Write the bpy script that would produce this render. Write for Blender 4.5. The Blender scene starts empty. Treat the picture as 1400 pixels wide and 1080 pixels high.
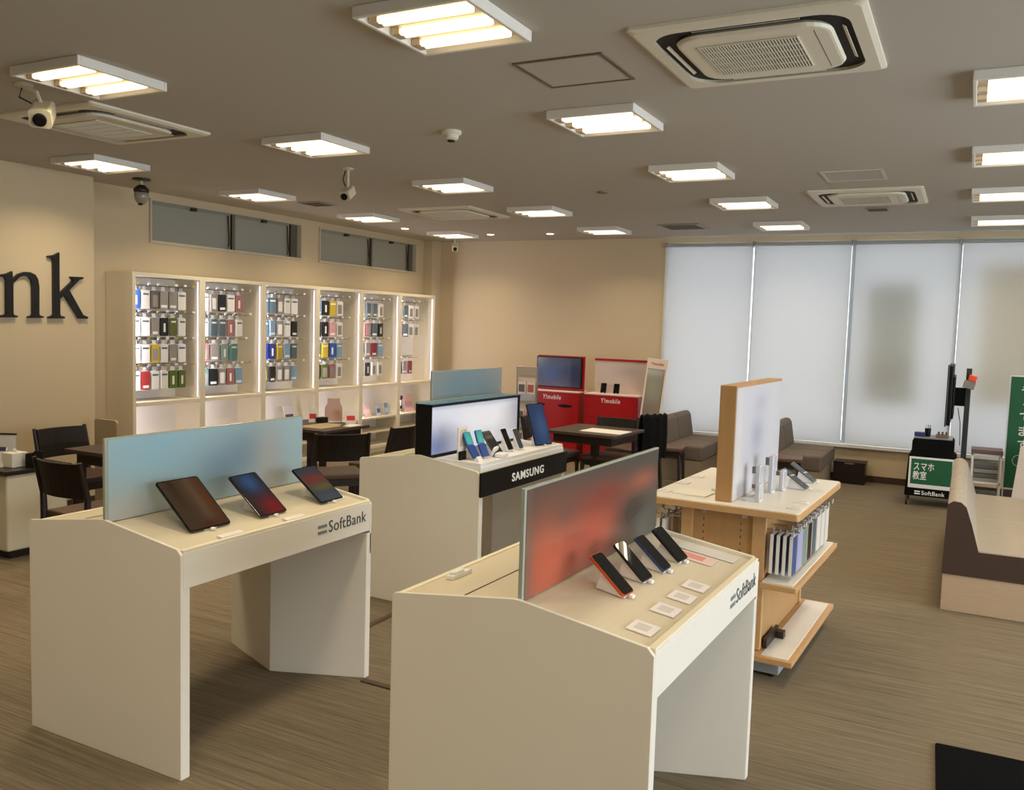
import bpy, bmesh, math, random
from mathutils import Vector, Matrix
random.seed(7)
S = bpy.context.scene
COL = S.collection
PI = math.pi
R = math.radians

# ---------------------------------------------------------------- camera
H = 1.7
YAW, PITCH, ROLL, FPX = 0.47994, 0.080577, 0.030567, 1192.885
cd = bpy.data.cameras.new('camera'); cam = bpy.data.objects.new('camera', cd); COL.objects.link(cam)
fwd = Vector((-math.sin(YAW)*math.cos(PITCH), math.cos(YAW)*math.cos(PITCH), -math.sin(PITCH)))
rt = Vector((math.cos(YAW), math.sin(YAW), 0)); up = rt.cross(fwd)
r2 = rt*math.cos(ROLL) + up*math.sin(ROLL); u2 = -rt*math.sin(ROLL) + up*math.cos(ROLL)
m = Matrix((r2, u2, -fwd)).transposed().to_4x4(); m.translation = (0, 0, H)
cam.matrix_world = m
cd.sensor_fit = 'HORIZONTAL'; cd.sensor_width = 36; cd.lens = FPX/1400*36
cd.clip_start = 0.05; cd.clip_end = 100
S.camera = cam
# ---------------------------------------------------------------- world, exposure, daylight
S.view_settings.view_transform = 'Standard'; S.view_settings.look = 'None'
S.view_settings.gamma = 1; S.view_settings.use_curve_mapping = False
S.view_settings.exposure = 0.0
W = bpy.data.worlds.new('sky'); S.world = W; W.use_nodes = True
bg = W.node_tree.nodes['Background']; bg.inputs[0].default_value = (0.91, 0.96, 0.98, 1); bg.inputs[1].default_value = 3.3
S.cycles.max_bounces = 8; S.cycles.diffuse_bounces = 5; S.cycles.glossy_bounces = 4
S.cycles.sample_clamp_indirect = 4.0
LAMP_W = 11.0         # each recessed ceiling fixture
STRIP_W = 3.2         # each LED strip in the display cabinets
DAY_W = 215.0          # daylight through the storefront glass on the right

def area(name, loc, rot, sx, sy, w, color, parent=None):
    l = bpy.data.lights.new(name, 'AREA'); l.shape = 'RECTANGLE'; l.size = sx; l.size_y = sy
    l.energy = w; l.color = color
    o = bpy.data.objects.new(name, l); COL.objects.link(o); o.location = loc; o.rotation_euler = rot
    if parent: o.parent = parent
    return o
area('daylight_storefront', (4.44, 3.2, 1.45), (0, R(90), 0), 2.3, 7.0, DAY_W, (0.86, 0.95, 1.0))

# ---------------------------------------------------------------- materials
def lin(c):
    return tuple(((v/255)/12.92 if v/255 <= 0.04045 else ((v/255+0.055)/1.055)**2.4) for v in c) + (1,)
MATS = {}
def mat(name, c=(200, 200, 200), rough=0.55, metal=0.0, emit=0, ecol=None, spec=0.5, var=0.04, vscale=8.0, coat=0):
    if name in MATS: return MATS[name]
    mt = bpy.data.materials.new(name); mt.use_nodes = True; nt = mt.node_tree; b = nt.nodes['Principled BSDF']
    base = lin(c)
    b.inputs['Roughness'].default_value = rough; b.inputs['Metallic'].default_value = metal
    b.inputs['Specular IOR Level'].default_value = spec
    if coat: b.inputs['Coat Weight'].default_value = coat
    if var > 0:
        tc = nt.nodes.new('ShaderNodeTexCoord'); nz = nt.nodes.new('ShaderNodeTexNoise')
        nz.inputs['Scale'].default_value = vscale; nz.inputs['Detail'].default_value = 3
        mx = nt.nodes.new('ShaderNodeMix'); mx.data_type = 'RGBA'
        mx.inputs[6].default_value = tuple(v*(1-var) for v in base[:3]) + (1,)
        mx.inputs[7].default_value = tuple(min(1, v*(1+var)) for v in base[:3]) + (1,)
        nt.links.new(tc.outputs['Object'], nz.inputs['Vector']); nt.links.new(nz.outputs[0], mx.inputs[0])
        nt.links.new(mx.outputs[2], b.inputs['Base Color'])
    else:
        b.inputs['Base Color'].default_value = base
    if emit:
        b.inputs['Emission Color'].default_value = lin(ecol or c); b.inputs['Emission Strength'].default_value = emit
    MATS[name] = mt
    return mt

def wood(name, c1, c2, scale=(1, 14, 14), rough=0.45):
    if name in MATS: return MATS[name]
    mt = bpy.data.materials.new(name); mt.use_nodes = True; nt = mt.node_tree; b = nt.nodes['Principled BSDF']
    tc = nt.nodes.new('ShaderNodeTexCoord'); mp = nt.nodes.new('ShaderNodeMapping'); mp.inputs['Scale'].default_value = scale
    nz = nt.nodes.new('ShaderNodeTexNoise'); nz.inputs['Scale'].default_value = 3; nz.inputs['Detail'].default_value = 5
    nz.inputs['Distortion'].default_value = 0.6
    mx = nt.nodes.new('ShaderNodeMix'); mx.data_type = 'RGBA'; mx.inputs[6].default_value = lin(c1); mx.inputs[7].default_value = lin(c2)
    nt.links.new(tc.outputs['Object'], mp.inputs[0]); nt.links.new(mp.outputs[0], nz.inputs['Vector'])
    nt.links.new(nz.outputs[0], mx.inputs[0]); nt.links.new(mx.outputs[2], b.inputs['Base Color'])
    b.inputs['Roughness'].default_value = rough
    MATS[name] = mt
    return mt

def print_mat(name, base, blobs, rough=0.35, emit=0, axes=(1, 2)):
    """a printed / displayed soft picture: blobs = (a, b, ra, rb, colour, weight) in object metres on the two axes"""
    mt = bpy.data.materials.new(name); mt.use_nodes = True; nt = mt.node_tree; b = nt.nodes['Principled BSDF']
    tc = nt.nodes.new('ShaderNodeTexCoord'); sp = nt.nodes.new('ShaderNodeSeparateXYZ'); nt.links.new(tc.outputs['Object'], sp.inputs[0])
    def M(op, *a):
        n = nt.nodes.new('ShaderNodeMath'); n.operation = op
        for i, v in enumerate(a):
            if isinstance(v, (int, float)): n.inputs[i].default_value = v
            else: nt.links.new(v, n.inputs[i])
        return n.outputs[0]
    prev = None
    for (a, c, ra, rb, colr, wgt) in blobs:
        da = M('DIVIDE', M('SUBTRACT', sp.outputs[axes[0]], a), ra); db = M('DIVIDE', M('SUBTRACT', sp.outputs[axes[1]], c), rb)
        d2 = M('ADD', M('MULTIPLY', da, da), M('MULTIPLY', db, db))
        g = M('MULTIPLY', M('POWER', 2.71828, M('MULTIPLY', d2, -1.0)), wgt)
        mx = nt.nodes.new('ShaderNodeMix'); mx.data_type = 'RGBA'; nt.links.new(g, mx.inputs[0])
        if prev is None: mx.inputs[6].default_value = lin(base)
        else: nt.links.new(prev, mx.inputs[6])
        mx.inputs[7].default_value = lin(colr); prev = mx.outputs[2]
    if prev is None: b.inputs['Base Color'].default_value = lin(base)
    else: nt.links.new(prev, b.inputs['Base Color'])
    b.inputs['Roughness'].default_value = rough
    if emit:
        if prev is not None: nt.links.new(prev, b.inputs['Emission Color'])
        else: b.inputs['Emission Color'].default_value = lin(base)
        b.inputs['Emission Strength'].default_value = emit
    return mt

WHITE = mat('white_laminate', (228, 223, 211), 0.45, var=0.02)
CREAM = wood('pale_wood_laminate', (214, 204, 180), (204, 192, 166), (30, 1.2, 30), 0.4)
RIM = mat('cream_edge', (232, 224, 200), 0.4)
WALL = mat('wall_paint', (206, 188, 156), 0.85, var=0.015, vscale=2)
CEIL = mat('ceiling_paint', (184, 179, 168), 0.9, var=0.01)
DARKW = wood('dark_wood', (34, 22, 18), (24, 15, 12), (2, 12, 12), 0.35)
BLACK = mat('black_plastic', (11, 11, 12), 0.5, var=0, spec=0.25)
MATTEB = mat('matte_black', (12, 12, 13), 0.85, spec=0.15)
GLASSB = mat('device_glass', (8, 8, 9), 0.02, var=0)
METAL = mat('brushed_metal', (170, 170, 172), 0.3, 0.9)
CHROME = mat('chrome_wire', (190, 190, 190), 0.2, 1.0, var=0)
OAK = wood('honey_oak', (206, 166, 118), (190, 148, 100), (20, 1.5, 20), 0.4)
OAKD = wood('oak_panel', (188, 148, 98), (172, 130, 82), (20, 20, 1.5), 0.45)
GREY = mat('grey_plinth', (150, 158, 162), 0.5)
RED = mat('red_lacquer', (168, 8, 18), 0.35, var=0.02)
PLASTW = mat('white_plastic', (235, 235, 236), 0.4, var=0)
SEATB = mat('brown_vinyl', (62, 46, 38), 0.55)
TAUPE = mat('taupe_fabric', (102, 90, 78), 0.85, var=0.06, vscale=60)
BEIGEF = mat('beige_vinyl', (162, 151, 136), 0.6, var=0.03, vscale=30)
AC = mat('cream_plastic', (222, 216, 196), 0.5, var=0.01)
PAPER = mat('paper', (235, 232, 224), 0.6, var=0.02)
GREEN = mat('sign_green', (22, 92, 58), 0.5, var=0.02)

# ---------------------------------------------------------------- mesh helpers
class MB:
    def __init__(s): s.b = bmesh.new()
    def box(s, x0, x1, y0, y1, z0, z1, M=None):
        vs = [s.b.verts.new(Vector(p)) for p in ((x0,y0,z0),(x1,y0,z0),(x1,y1,z0),(x0,y1,z0),(x0,y0,z1),(x1,y0,z1),(x1,y1,z1),(x0,y1,z1))]
        if M is not None:
            for v in vs: v.co = M @ v.co
        for f in ((0,3,2,1),(4,5,6,7),(0,1,5,4),(1,2,6,5),(2,3,7,6),(3,0,4,7)): s.b.faces.new([vs[i] for i in f])
        return s
    def prism(s, pts, a0, a1, axis='z', M=None):
        """pts 2-D polygon; extruded along axis from a0 to a1. axis z:(x,y) y:(x,z) x:(y,z)"""
        def P(p, a):
            v = Vector((p[0], p[1], a)) if axis == 'z' else (Vector((p[0], a, p[1])) if axis == 'y' else Vector((a, p[0], p[1])))
            return M @ v if M is not None else v
        A = [s.b.verts.new(P(p, a0)) for p in pts]; B = [s.b.verts.new(P(p, a1)) for p in pts]
        n = len(pts)
        s.b.faces.new(A[::-1]); s.b.faces.new(B)
        for i in range(n): s.b.faces.new((A[i], A[(i+1) % n], B[(i+1) % n], B[i]))
        return s
    def rrect(s, x0, x1, y0, y1, r, a0, a1, axis='z', M=None, seg=5):
        pts = []
        for (cx, cy, st) in ((x1-r, y0+r, -90), (x1-r, y1-r, 0), (x0+r, y1-r, 90), (x0+r, y0+r, 180)):
            for k in range(seg+1):
                a = R(st + 90*k/seg); pts.append((cx + r*math.cos(a), cy + r*math.sin(a)))
        return s.prism(pts, a0, a1, axis, M)
    def tube(s, pts, r, seg=8, close=False):
        pts = [Vector(p) for p in pts]; rings = []
        n = len(pts)
        for i, p in enumerate(pts):
            if close: d = pts[(i+1) % n] - pts[i-1]
            else: d = (pts[min(i+1, n-1)] - pts[max(i-1, 0)])
            d.normalize(); a = Vector((0, 0, 1)) if abs(d.z) < 0.9 else Vector((1, 0, 0))
            u = d.cross(a).normalized(); w = d.cross(u)
            rr = r[i] if isinstance(r, (list, tuple)) else r
            rings.append([s.b.verts.new(p + (u*math.cos(2*PI*k/seg) + w*math.sin(2*PI*k/seg))*rr) for k in range(seg)])
        for i in range(n if close else n-1):
            A, B = rings[i], rings[(i+1) % n]
            for k in range(seg): s.b.faces.new((A[k], A[(k+1) % seg], B[(k+1) % seg], B[k]))
        if not close: s.b.faces.new(rings[0][::-1]); s.b.faces.new(rings[-1])
        return s
    def lathe(s, prof, seg=20, c=(0, 0), M=None):
        rings = []
        for (r, z) in prof:
            ring = [Vector((c[0]+r*math.cos(2*PI*k/seg), c[1]+r*math.sin(2*PI*k/seg), z)) for k in range(seg)]
            rings.append([s.b.verts.new(M @ v if M is not None else v) for v in ring])
        for A, B in zip(rings, rings[1:]):
            for k in range(seg): s.b.faces.new((A[k], A[(k+1) % seg], B[(k+1) % seg], B[k]))
        s.b.faces.new(rings[0][::-1]); s.b.faces.new(rings[-1])
        return s
    def build(s, name, m, parent=None, bevel=0, smooth=False, seg=2):
        bmesh.ops.recalc_face_normals(s.b, faces=s.b.faces[:])
        me = bpy.data.meshes.new(name); s.b.to_mesh(me); s.b.free()
        if isinstance(m, (list, tuple)):
            for q in m: me.materials.append(q)
        else: me.materials.append(m)
        o = bpy.data.objects.new(name, me); COL.objects.link(o)
        if parent: o.parent = parent
        if bevel:
            bv = o.modifiers.new('bevel', 'BEVEL'); bv.width = bevel; bv.segments = seg; bv.limit_method = 'ANGLE'; bv.angle_limit = R(35)
        if smooth:
            for p in me.polygons: p.use_smooth = True
        return o

def tag(o, label=None, cat=None, group=None, kind=None):
    if label: o['label'] = label
    if cat: o['category'] = cat
    if group: o['group'] = group
    if kind: o['kind'] = kind
    return o
def thing(name, label, cat, loc=(0, 0, 0), rz=0, group=None):
    o = bpy.data.objects.new(name, None); COL.objects.link(o); o.empty_display_size = 0.1
    o.location = loc; o.rotation_euler = (0, 0, rz); return tag(o, label, cat, group)
def struct(o): o['kind'] = 'structure'; return o
KIDS = {}
def copy_tree(o, parent=None):
    c = o.copy(); COL.objects.link(c)
    if parent: c.parent = parent
    for ch in list(o.children):
        copy_tree(ch, c)
    return c
def text(name, body, m, parent, o, r, u, w, h, ext=0.002, bold=0.0, shear=0.0, sc=1.06):
    """lettering mesh fitted into a w x h box whose lower left corner is o, along r and u"""
    cu = bpy.data.curves.new(name, 'FONT'); cu.body = body; cu.offset = bold; cu.extrude = 0.01; cu.shear = shear; cu.resolution_u = 3; cu.space_character = sc
    t = bpy.data.objects.new(name, cu); COL.objects.link(t)
    dg = bpy.context.evaluated_depsgraph_get(); me = bpy.data.meshes.new_from_object(t.evaluated_get(dg))
    bpy.data.objects.remove(t); bpy.data.curves.remove(cu)
    xs = [v.co.x for v in me.vertices]; ys = [v.co.y for v in me.vertices]; zs = [v.co.z for v in me.vertices]
    x0, x1, y0, y1, z0, z1 = min(xs), max(xs), min(ys), max(ys), min(zs), max(zs)
    o, r, u = Vector(o), Vector(r).normalized(), Vector(u).normalized(); n = r.cross(u)
    for v in me.vertices:
        c = v.co
        v.co = o + r*((c.x-x0)/(x1-x0)*w) + u*((c.y-y0)/(y1-y0)*h) + n*((c.z-z0)/(z1-z0)*ext)
    me.materials.clear(); me.materials.append(m)
    ob = bpy.data.objects.new(name, me); COL.objects.link(ob)
    if parent: ob.parent = parent
    return ob

# ================================================================ THE ROOM
CZ = 2.86; XL = -7.03; XLOGO = -6.8; YF = 10.85; XR = 4.5; YB = -3.0
def carpet():
    mt = bpy.data.materials.new('striped_carpet'); mt.use_nodes = True; nt = mt.node_tree; b = nt.nodes['Principled BSDF']
    tc = nt.nodes.new('ShaderNodeTexCoord')
    mp = nt.nodes.new('ShaderNodeMapping'); mp.inputs['Scale'].default_value = (1.5, 75, 1)
    n1 = nt.nodes.new('ShaderNodeTexNoise'); n1.inputs['Scale'].default_value = 1.0; n1.inputs['Detail'].default_value = 3
    mp2 = nt.nodes.new('ShaderNodeMapping'); mp2.inputs['Scale'].default_value = (6, 110, 1)
    n2 = nt.nodes.new('ShaderNodeTexNoise'); n2.inputs['Scale'].default_value = 1.5
    cr = nt.nodes.new('ShaderNodeValToRGB'); cr.color_ramp.elements[0].position = 0.2; cr.color_ramp.elements[1].position = 0.8
    cr.color_ramp.elements[0].color = lin((98, 88, 73)); cr.color_ramp.elements[1].color = lin((138, 126, 107))
    mx = nt.nodes.new('ShaderNodeMix'); mx.data_type = 'RGBA'; mx.blend_type = 'MULTIPLY'; mx.inputs[0].default_value = 0.5
    nt.links.new(tc.outputs['Object'], mp.inputs[0]); nt.links.new(mp.outputs[0], n1.inputs['Vector'])
    nt.links.new(tc.outputs['Object'], mp2.inputs[0]); nt.links.new(mp2.outputs[0], n2.inputs['Vector'])
    nt.links.new(n1.outputs[0], cr.inputs[0]); nt.links.new(cr.outputs[0], mx.inputs[6])
    g = nt.nodes.new('ShaderNodeMapRange'); g.inputs[3].default_value = 0.35; g.inputs[4].default_value = 1.55
    nt.links.new(n2.outputs[0], g.inputs[0]); nt.links.new(g.outputs[0], mx.inputs[7])
    nt.links.new(mx.outputs[2], b.inputs['Base Color']); b.inputs['Roughness'].default_value = 0.95; b.inputs['Specular IOR Level'].default_value = 0.1
    bp = nt.nodes.new('ShaderNodeBump'); bp.inputs['Strength'].default_value = 0.25; bp.inputs['Distance'].default_value = 0.004
    nt.links.new(n1.outputs[0], bp.inputs['Height']); nt.links.new(bp.outputs[0], b.inputs['Normal'])
    return mt
struct(MB().box(XL-0.2, XR+0.3, YB-0.2, YF+0.3, -0.1, 0).build('floor', carpet()))
struct(MB().box(XL-0.2, XR+0.3, YB-0.2, YF+0.3, CZ, CZ+0.1).build('ceiling', CEIL))
# left wall: a thicker logo wall up to y=5.1, then the wall behind the cabinets with two hopper windows
struct(MB().box(XLOGO-0.25, XLOGO, YB-0.1, 5.10, 0, CZ).build('wall_left', WALL))
WIN = [(5.87, 8.02, 2.375, 2.80), (8.33, 10.42, 2.375, 2.80)]
w = MB(); w.box(XL-0.15, XL, 5.10, YF+0.1, 0, 2.375).box(XL-0.15, XL, 5.10, YF+0.1, 2.80, CZ)
w.box(XL-0.15, XL, 5.10, WIN[0][0], 2.375, 2.80).box(XL-0.15, XL, WIN[0][1], WIN[1][0], 2.375, 2.80).box(XL-0.15, XL, WIN[1][1], YF+0.1, 2.375, 2.80)
struct(w.build('wall_left_rear', WALL))
struct(MB().box(XL, XL+0.15, 10.62, YF, 0, CZ).build('wall_corner', WALL))
# far wall with the long window
WX0, WX1, WZ0, WZ1 = -3.50, 3.10, 0.42, 2.79
w = MB(); w.box(XL, WX0, YF, YF+0.2, 0, CZ).box(WX1, XR+0.2, YF, YF+0.2, 0, CZ).box(WX0, WX1, YF, YF+0.2, 0, WZ0).box(WX0, WX1, YF, YF+0.2, WZ1, CZ)
struct(w.build('wall_far', WALL))
struct(MB().box(XLOGO-0.2, XR+0.2, YB-0.15, YB, 0, CZ).build('wall_back', WALL))
w = MB(); w.box(XR, XR+0.15, YB, -0.4, 0, CZ).box(XR, XR+0.15, 6.9, YF, 0, CZ).box(XR, XR+0.15, -0.4, 6.9, 0, 0.2).box(XR, XR+0.15, -0.4, 6.9, 2.7, CZ)
struct(w.build('wall_right', WALL))
BBM = mat('dark_baseboard', (66, 46, 36), 0.5)
struct(MB().box(XL+0.15, XR, YF-0.012, YF, 0, 0.075).build('baseboard_far', BBM))
struct(MB().box(XLOGO, XLOGO+0.012, YB, 5.10, 0, 0.075).build('baseboard_left', BBM))
SILL = mat('white_sill', (235, 238, 238), 0.4)
struct(MB().box(WX0-0.02, WX1+0.02, YF-0.05, YF+0.12, 0.385, 0.425).build('trim_1', SILL, bevel=0.004))
# window glass: tinted clear pane (transparent + glossy)
def pane_mat(name, c=(246, 247, 250), g=0.08, rough=0.02):
    mt = bpy.data.materials.new(name); mt.use_nodes = True; nt = mt.node_tree
    for n in list(nt.nodes): nt.nodes.remove(n)
    o = nt.nodes.new('ShaderNodeOutputMaterial'); t = nt.nodes.new('ShaderNodeBsdfTransparent'); t.inputs[0].default_value = lin(c)
    gl = nt.nodes.new('ShaderNodeBsdfGlossy'); gl.inputs['Roughness'].default_value = rough
    mx = nt.nodes.new('ShaderNodeMixShader'); mx.inputs[0].default_value = g
    nt.links.new(t.outputs[0], mx.inputs[1]); nt.links.new(gl.outputs[0], mx.inputs[2]); nt.links.new(mx.outputs[0], o.inputs[0])
    return mt
PANE = pane_mat('window_glass'); ALU = mat('aluminium_frame', (196, 204, 208), 0.35, 0.6)
def window(n, a0, a1, z0, z1, axis, pos, posts, t=0.05):
    f = MB()
    def bx(p0, p1, q0, q1):
        if axis == 'y': f.box(p0, p1, pos, pos+t, q0, q1)
        else: f.box(pos, pos+t, p0, p1, q0, q1)
    bx(a0, a1, z0, z0+0.04); bx(a0, a1, z1-0.04, z1)
    for p in [a0+0.02] + posts + [a1-0.02]: bx(p-0.02, p+0.02, z0+0.04, z1-0.04)
    o = thing(n, None, None); o['kind'] = 'structure'
    f.build('window_frame', ALU, o)
    g = MB()
    if axis == 'y': g.box(a0+0.02, a1-0.02, pos+0.022, pos+0.028, z0+0.02, z1-0.02)
    else: g.box(pos+0.022, pos+0.028, a0+0.02, a1-0.02, z0+0.02, z1-0.02)
    g.build('window_pane', PANE, o)
    return o
window('window_1', WX0, WX1, WZ0, WZ1, 'y', YF+0.035, [-2.37, -1.25, -0.15, 0.97, 2.05])
window('window_2', -0.4, 6.9, 0.2, 2.7, 'x', XR+0.05, [1.4, 3.2, 5.0])
# hopper windows above the cabinets (frosted, closed)
FROST = mat('frosted_pane', (150, 152, 142), 0.35, var=0.02, vscale=3)
HSA = mat('hopper_sash', (140, 136, 122), 0.5)
HFR = mat('hopper_frame', (196, 186, 162), 0.45)
DKM = mat('dark_metal', (58, 52, 46), 0.4, 0.5)
for i, (y0, y1, z0, z1) in enumerate(WIN):
    o = thing('window_%d' % (3+i), None, None); o['kind'] = 'structure'
    f = MB(); x0, x1 = XL-0.10, XL+0.02
    f.box(x0, x1, y0, y1, z0, z0+0.025).box(x0, x1, y0, y1, z1-0.02, z1).box(x0, x1, y0, y0+0.02, z0+0.025, z1-0.02).box(x0, x1, y1-0.02, y1, z0+0.025, z1-0.02)
    f.build('window_frame', HFR, o)
    ym = y0+0.50*(y1-y0)
    MB().box(XL-0.06, XL-0.02, ym-0.03, ym+0.03, z0+0.025, z1-0.02).build('mullion', HSA, o)
    for a, c in ((y0+0.02, ym-0.03), (ym+0.03, y1-0.20)):
        p = MB().box(XL-0.03, XL-0.015, a+0.02, c-0.02, z0+0.03, z1-0.05).build('window_pane', FROST, o)
        MB().box(XL-0.035, XL-0.005, a, a+0.02, z0+0.025, z1-0.02).box(XL-0.035, XL-0.005, c-0.02, c, z0+0.025, z1-0.02).box(XL-0.035, XL-0.005, a+0.02, c-0.02, z1-0.05, z1-0.02).build('sash', HSA, o)
        mm = (a+c)/2; MB().box(XL-0.015, XL+0.03, mm-0.03, mm+0.03, z1-0.06, z1-0.03).build('latch', DKM, o)
        s2 = c+0.015
        MB().box(XL-0.03, XL+0.005, s2-0.008, s2+0.008, z0+0.03, z1-0.03).build('stay_bar', DKM, o)
        MB().tube([(XL+0.0, c-0.04, z1-0.05), (XL+0.02, c-0.035, z0+0.10), (XL+0.0, c-0.03, z0+0.05)], 0.006, 6).build('crank_rod', DKM, o)
    MB().box(XL-0.06, XL-0.045, y1-0.20, y1-0.02, z0+0.025, z1-0.02).build('side_light', mat('shaded_pane', (96, 94, 84), 0.3), o)

# pictures taped to the outside of the glass, seen through the blinds
def poster_mat(name, c, k):
    mt = bpy.data.materials.new(name); mt.use_nodes = True; nt = mt.node_tree
    for n in list(nt.nodes): nt.nodes.remove(n)
    o = nt.nodes.new('ShaderNodeOutputMaterial'); a = nt.nodes.new('ShaderNodeBsdfTransparent'); a.inputs[0].default_value = lin(c)
    d = nt.nodes.new('ShaderNodeBsdfDiffuse'); d.inputs[0].default_value = lin(c)
    mx = nt.nodes.new('ShaderNodeMixShader'); mx.inputs[0].default_value = 1-k
    nt.links.new(a.outputs[0], mx.inputs[1]); nt.links.new(d.outputs[0], mx.inputs[2]); nt.links.new(mx.outputs[0], o.inputs[0])
    return mt
POSTER = poster_mat('poster_back', (246, 248, 238), 0.42)
tag(MB().box(-1.06, -0.52, YF+0.066, YF+0.069, 0.93, 2.28).build('window_poster', POSTER), 'tall grey rectangle of a poster showing through the third blind', 'poster', 'posters on the window glass')
tag(MB().box(0.08, 1.05, YF+0.066, YF+0.069, 0.98, 2.50).build('window_poster', poster_mat('poster_back_wide', (252, 244, 224), 0.60)), 'wide beige rectangle of a poster showing through the rightmost blind', 'poster', 'posters on the window glass')

# roller blinds
def blind_mat():
    mt = bpy.data.materials.new('blind_fabric'); mt.use_nodes = True; nt = mt.node_tree
    for n in list(nt.nodes): nt.nodes.remove(n)
    o = nt.nodes.new('ShaderNodeOutputMaterial'); t = nt.nodes.new('ShaderNodeBsdfTranslucent'); t.inputs[0].default_value = lin((226, 226, 226))
    d = nt.nodes.new('ShaderNodeBsdfDiffuse'); d.inputs[0].default_value = lin((212, 212, 210))
    mx = nt.nodes.new('ShaderNodeMixShader'); mx.inputs[0].default_value = 0.45
    nt.links.new(t.outputs[0], mx.inputs[1]); nt.links.new(d.outputs[0], mx.inputs[2]); nt.links.new(mx.outputs[0], o.inputs[0])
    return mt
BLIND = blind_mat()
places = ['beside the tan wall', 'second from the tan wall, behind the wooden header', 'with a grey poster behind it', 'with a wide beige poster behind it, behind the television', 'fifth from the tan wall', 'sixth from the tan wall']
for i, (a, b_) in enumerate(((-3.47, -2.39), (-2.355, -1.265), (-1.22, -0.165), (-0.125, 0.95), (0.98, 2.03), (2.06, 3.05))):
    t = thing('roller_blind', 'white roller blind, ' + places[i], 'blind', (0, 0, 0), 0, 'roller blinds on the far window')
    MB().box(a, b_, YF-0.052, YF-0.050, 0.44, 2.74).build('fabric', BLIND, t)
    MB().tube([(a, YF-0.055, 2.755), (b_, YF-0.055, 2.755)], 0.022, 12).build('roller', ALU, t)
    MB().tube([(a, YF-0.051, 0.44), (b_, YF-0.051, 0.44)], 0.008, 8).build('bottom_bar', PLASTW, t)
    MB().box(a-0.006, a-0.001, YF-0.08, YF-0.0, 2.72, 2.79).box(b_+0.001, b_+0.006, YF-0.08, YF-0.0, 2.72, 2.79).build('bracket', METAL, t)
    MB().tube([(b_+0.009, YF-0.075, 2.74), (b_+0.009, YF-0.075, 1.0)], 0.003, 6).build('pull_chain', PLASTW, t)

# ================================================================ CEILING
TUBE = mat('lit_tube', (255, 238, 205), 0.4, emit=1.6, ecol=(255, 240, 212), var=0)
TRAY = mat('light_reflector', (238, 222, 178), 0.5, var=0)
FRM = mat('light_frame', (226, 222, 214), 0.5, var=0)
def light_proto():
    t = thing('ceiling_light', None, 'ceiling light', (0, 0, CZ))
    s = 0.25
    f = MB()
    for (x0, x1, y0, y1) in ((-s, s, -s, -s+0.018), (-s, s, s-0.018, s), (-s, -s+0.018, -s+0.018, s-0.018), (s-0.018, s, -s+0.018, s-0.018)):
        f.box(x0, x1, y0, y1, -0.045, -0.0)
    f.build('frame', FRM, t, bevel=0.004)
    MB().box(-s+0.018, s-0.018, -s+0.018, s-0.018, -0.014, -0.004).build('reflector', TRAY, t)
    for k in (-1, 0, 1):
        y = k*0.145
        u = MB(); 
        for dy in (-0.016, 0.016): u.tube([(-0.19, y+dy, -0.031), (0.20, y+dy, -0.031)], 0.0135, 10)
        tb = u.build('tube', TUBE, t, smooth=True)
        MB().box(-0.228, -0.19, y-0.032, y+0.032, -0.042, -0.016).build('socket', mat('lamp_socket', (206, 190, 160), 0.5, var=0), t)
    MB().box(-0.19, -0.15, -0.215, -0.195, -0.020, -0.0135).build('maker_plate', DKM, t)
    for y in (-0.145, 0, 0.145):   # the light each tube pair throws down
        l = area('tube_light', (0.005, y, -0.0455), (0, 0, 0), 0.385, 0.042, LAMP_W/3, (1.0, 0.825, 0.57), t)
        l.data.spread = R(138)
    return t
LP = light_proto()
grid = []
for cname, X, ys in (('leftmost column, along the cabinets', -6.04, (4.6, 6.28, 8.0, 9.8)), ('second column from the left', -3.91, (2.92, 4.6, 6.33, 8.0, 9.75)),
                     ('third column from the left', -1.86, (2.92, 4.6, 6.3, 7.95, 9.7)), ('rightmost column in view', 0.19, (4.6, 6.3, 7.97, 9.7)),
                     ('row behind the camera', -3.91, (1.2,)), ('row behind the camera, middle', -1.86, (1.2,)), ('row behind the camera, right', 0.19, (1.2,)), ('added fill row behind the camera, left', -3.0, (-0.5,)), ('added fill row behind the camera, right', -0.6, (-0.5,))):  # final two entries: unseen fixtures added to brighten the kiosk ends
    for j, y in enumerate(ys): grid.append((cname, X, y, j, len(ys)))
ordn = ['nearest', 'second nearest', 'third nearest', 'fourth nearest', 'farthest']
first = True
for cname, X, y, j, n in grid:
    o = LP if first else copy_tree(LP); first = False
    o.location = (X, y, CZ)
    od = 'farthest' if j == n-1 and n > 1 else ordn[j]
    tag(o, 'lit square three-tube ceiling light, %s in the %s' % (od, cname), 'ceiling light', 'square lights on the ceiling')
o = copy_tree(LP); o.location = (2.3, 2.9, CZ); tag(o, 'lit square three-tube ceiling light beyond the right edge, near row', 'ceiling light', 'square lights on the ceiling')
o = copy_tree(LP); o.location = (2.3, 6.3, CZ); tag(o, 'lit square three-tube ceiling light beyond the right edge, far row', 'ceiling light', 'square lights on the ceiling')

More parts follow.
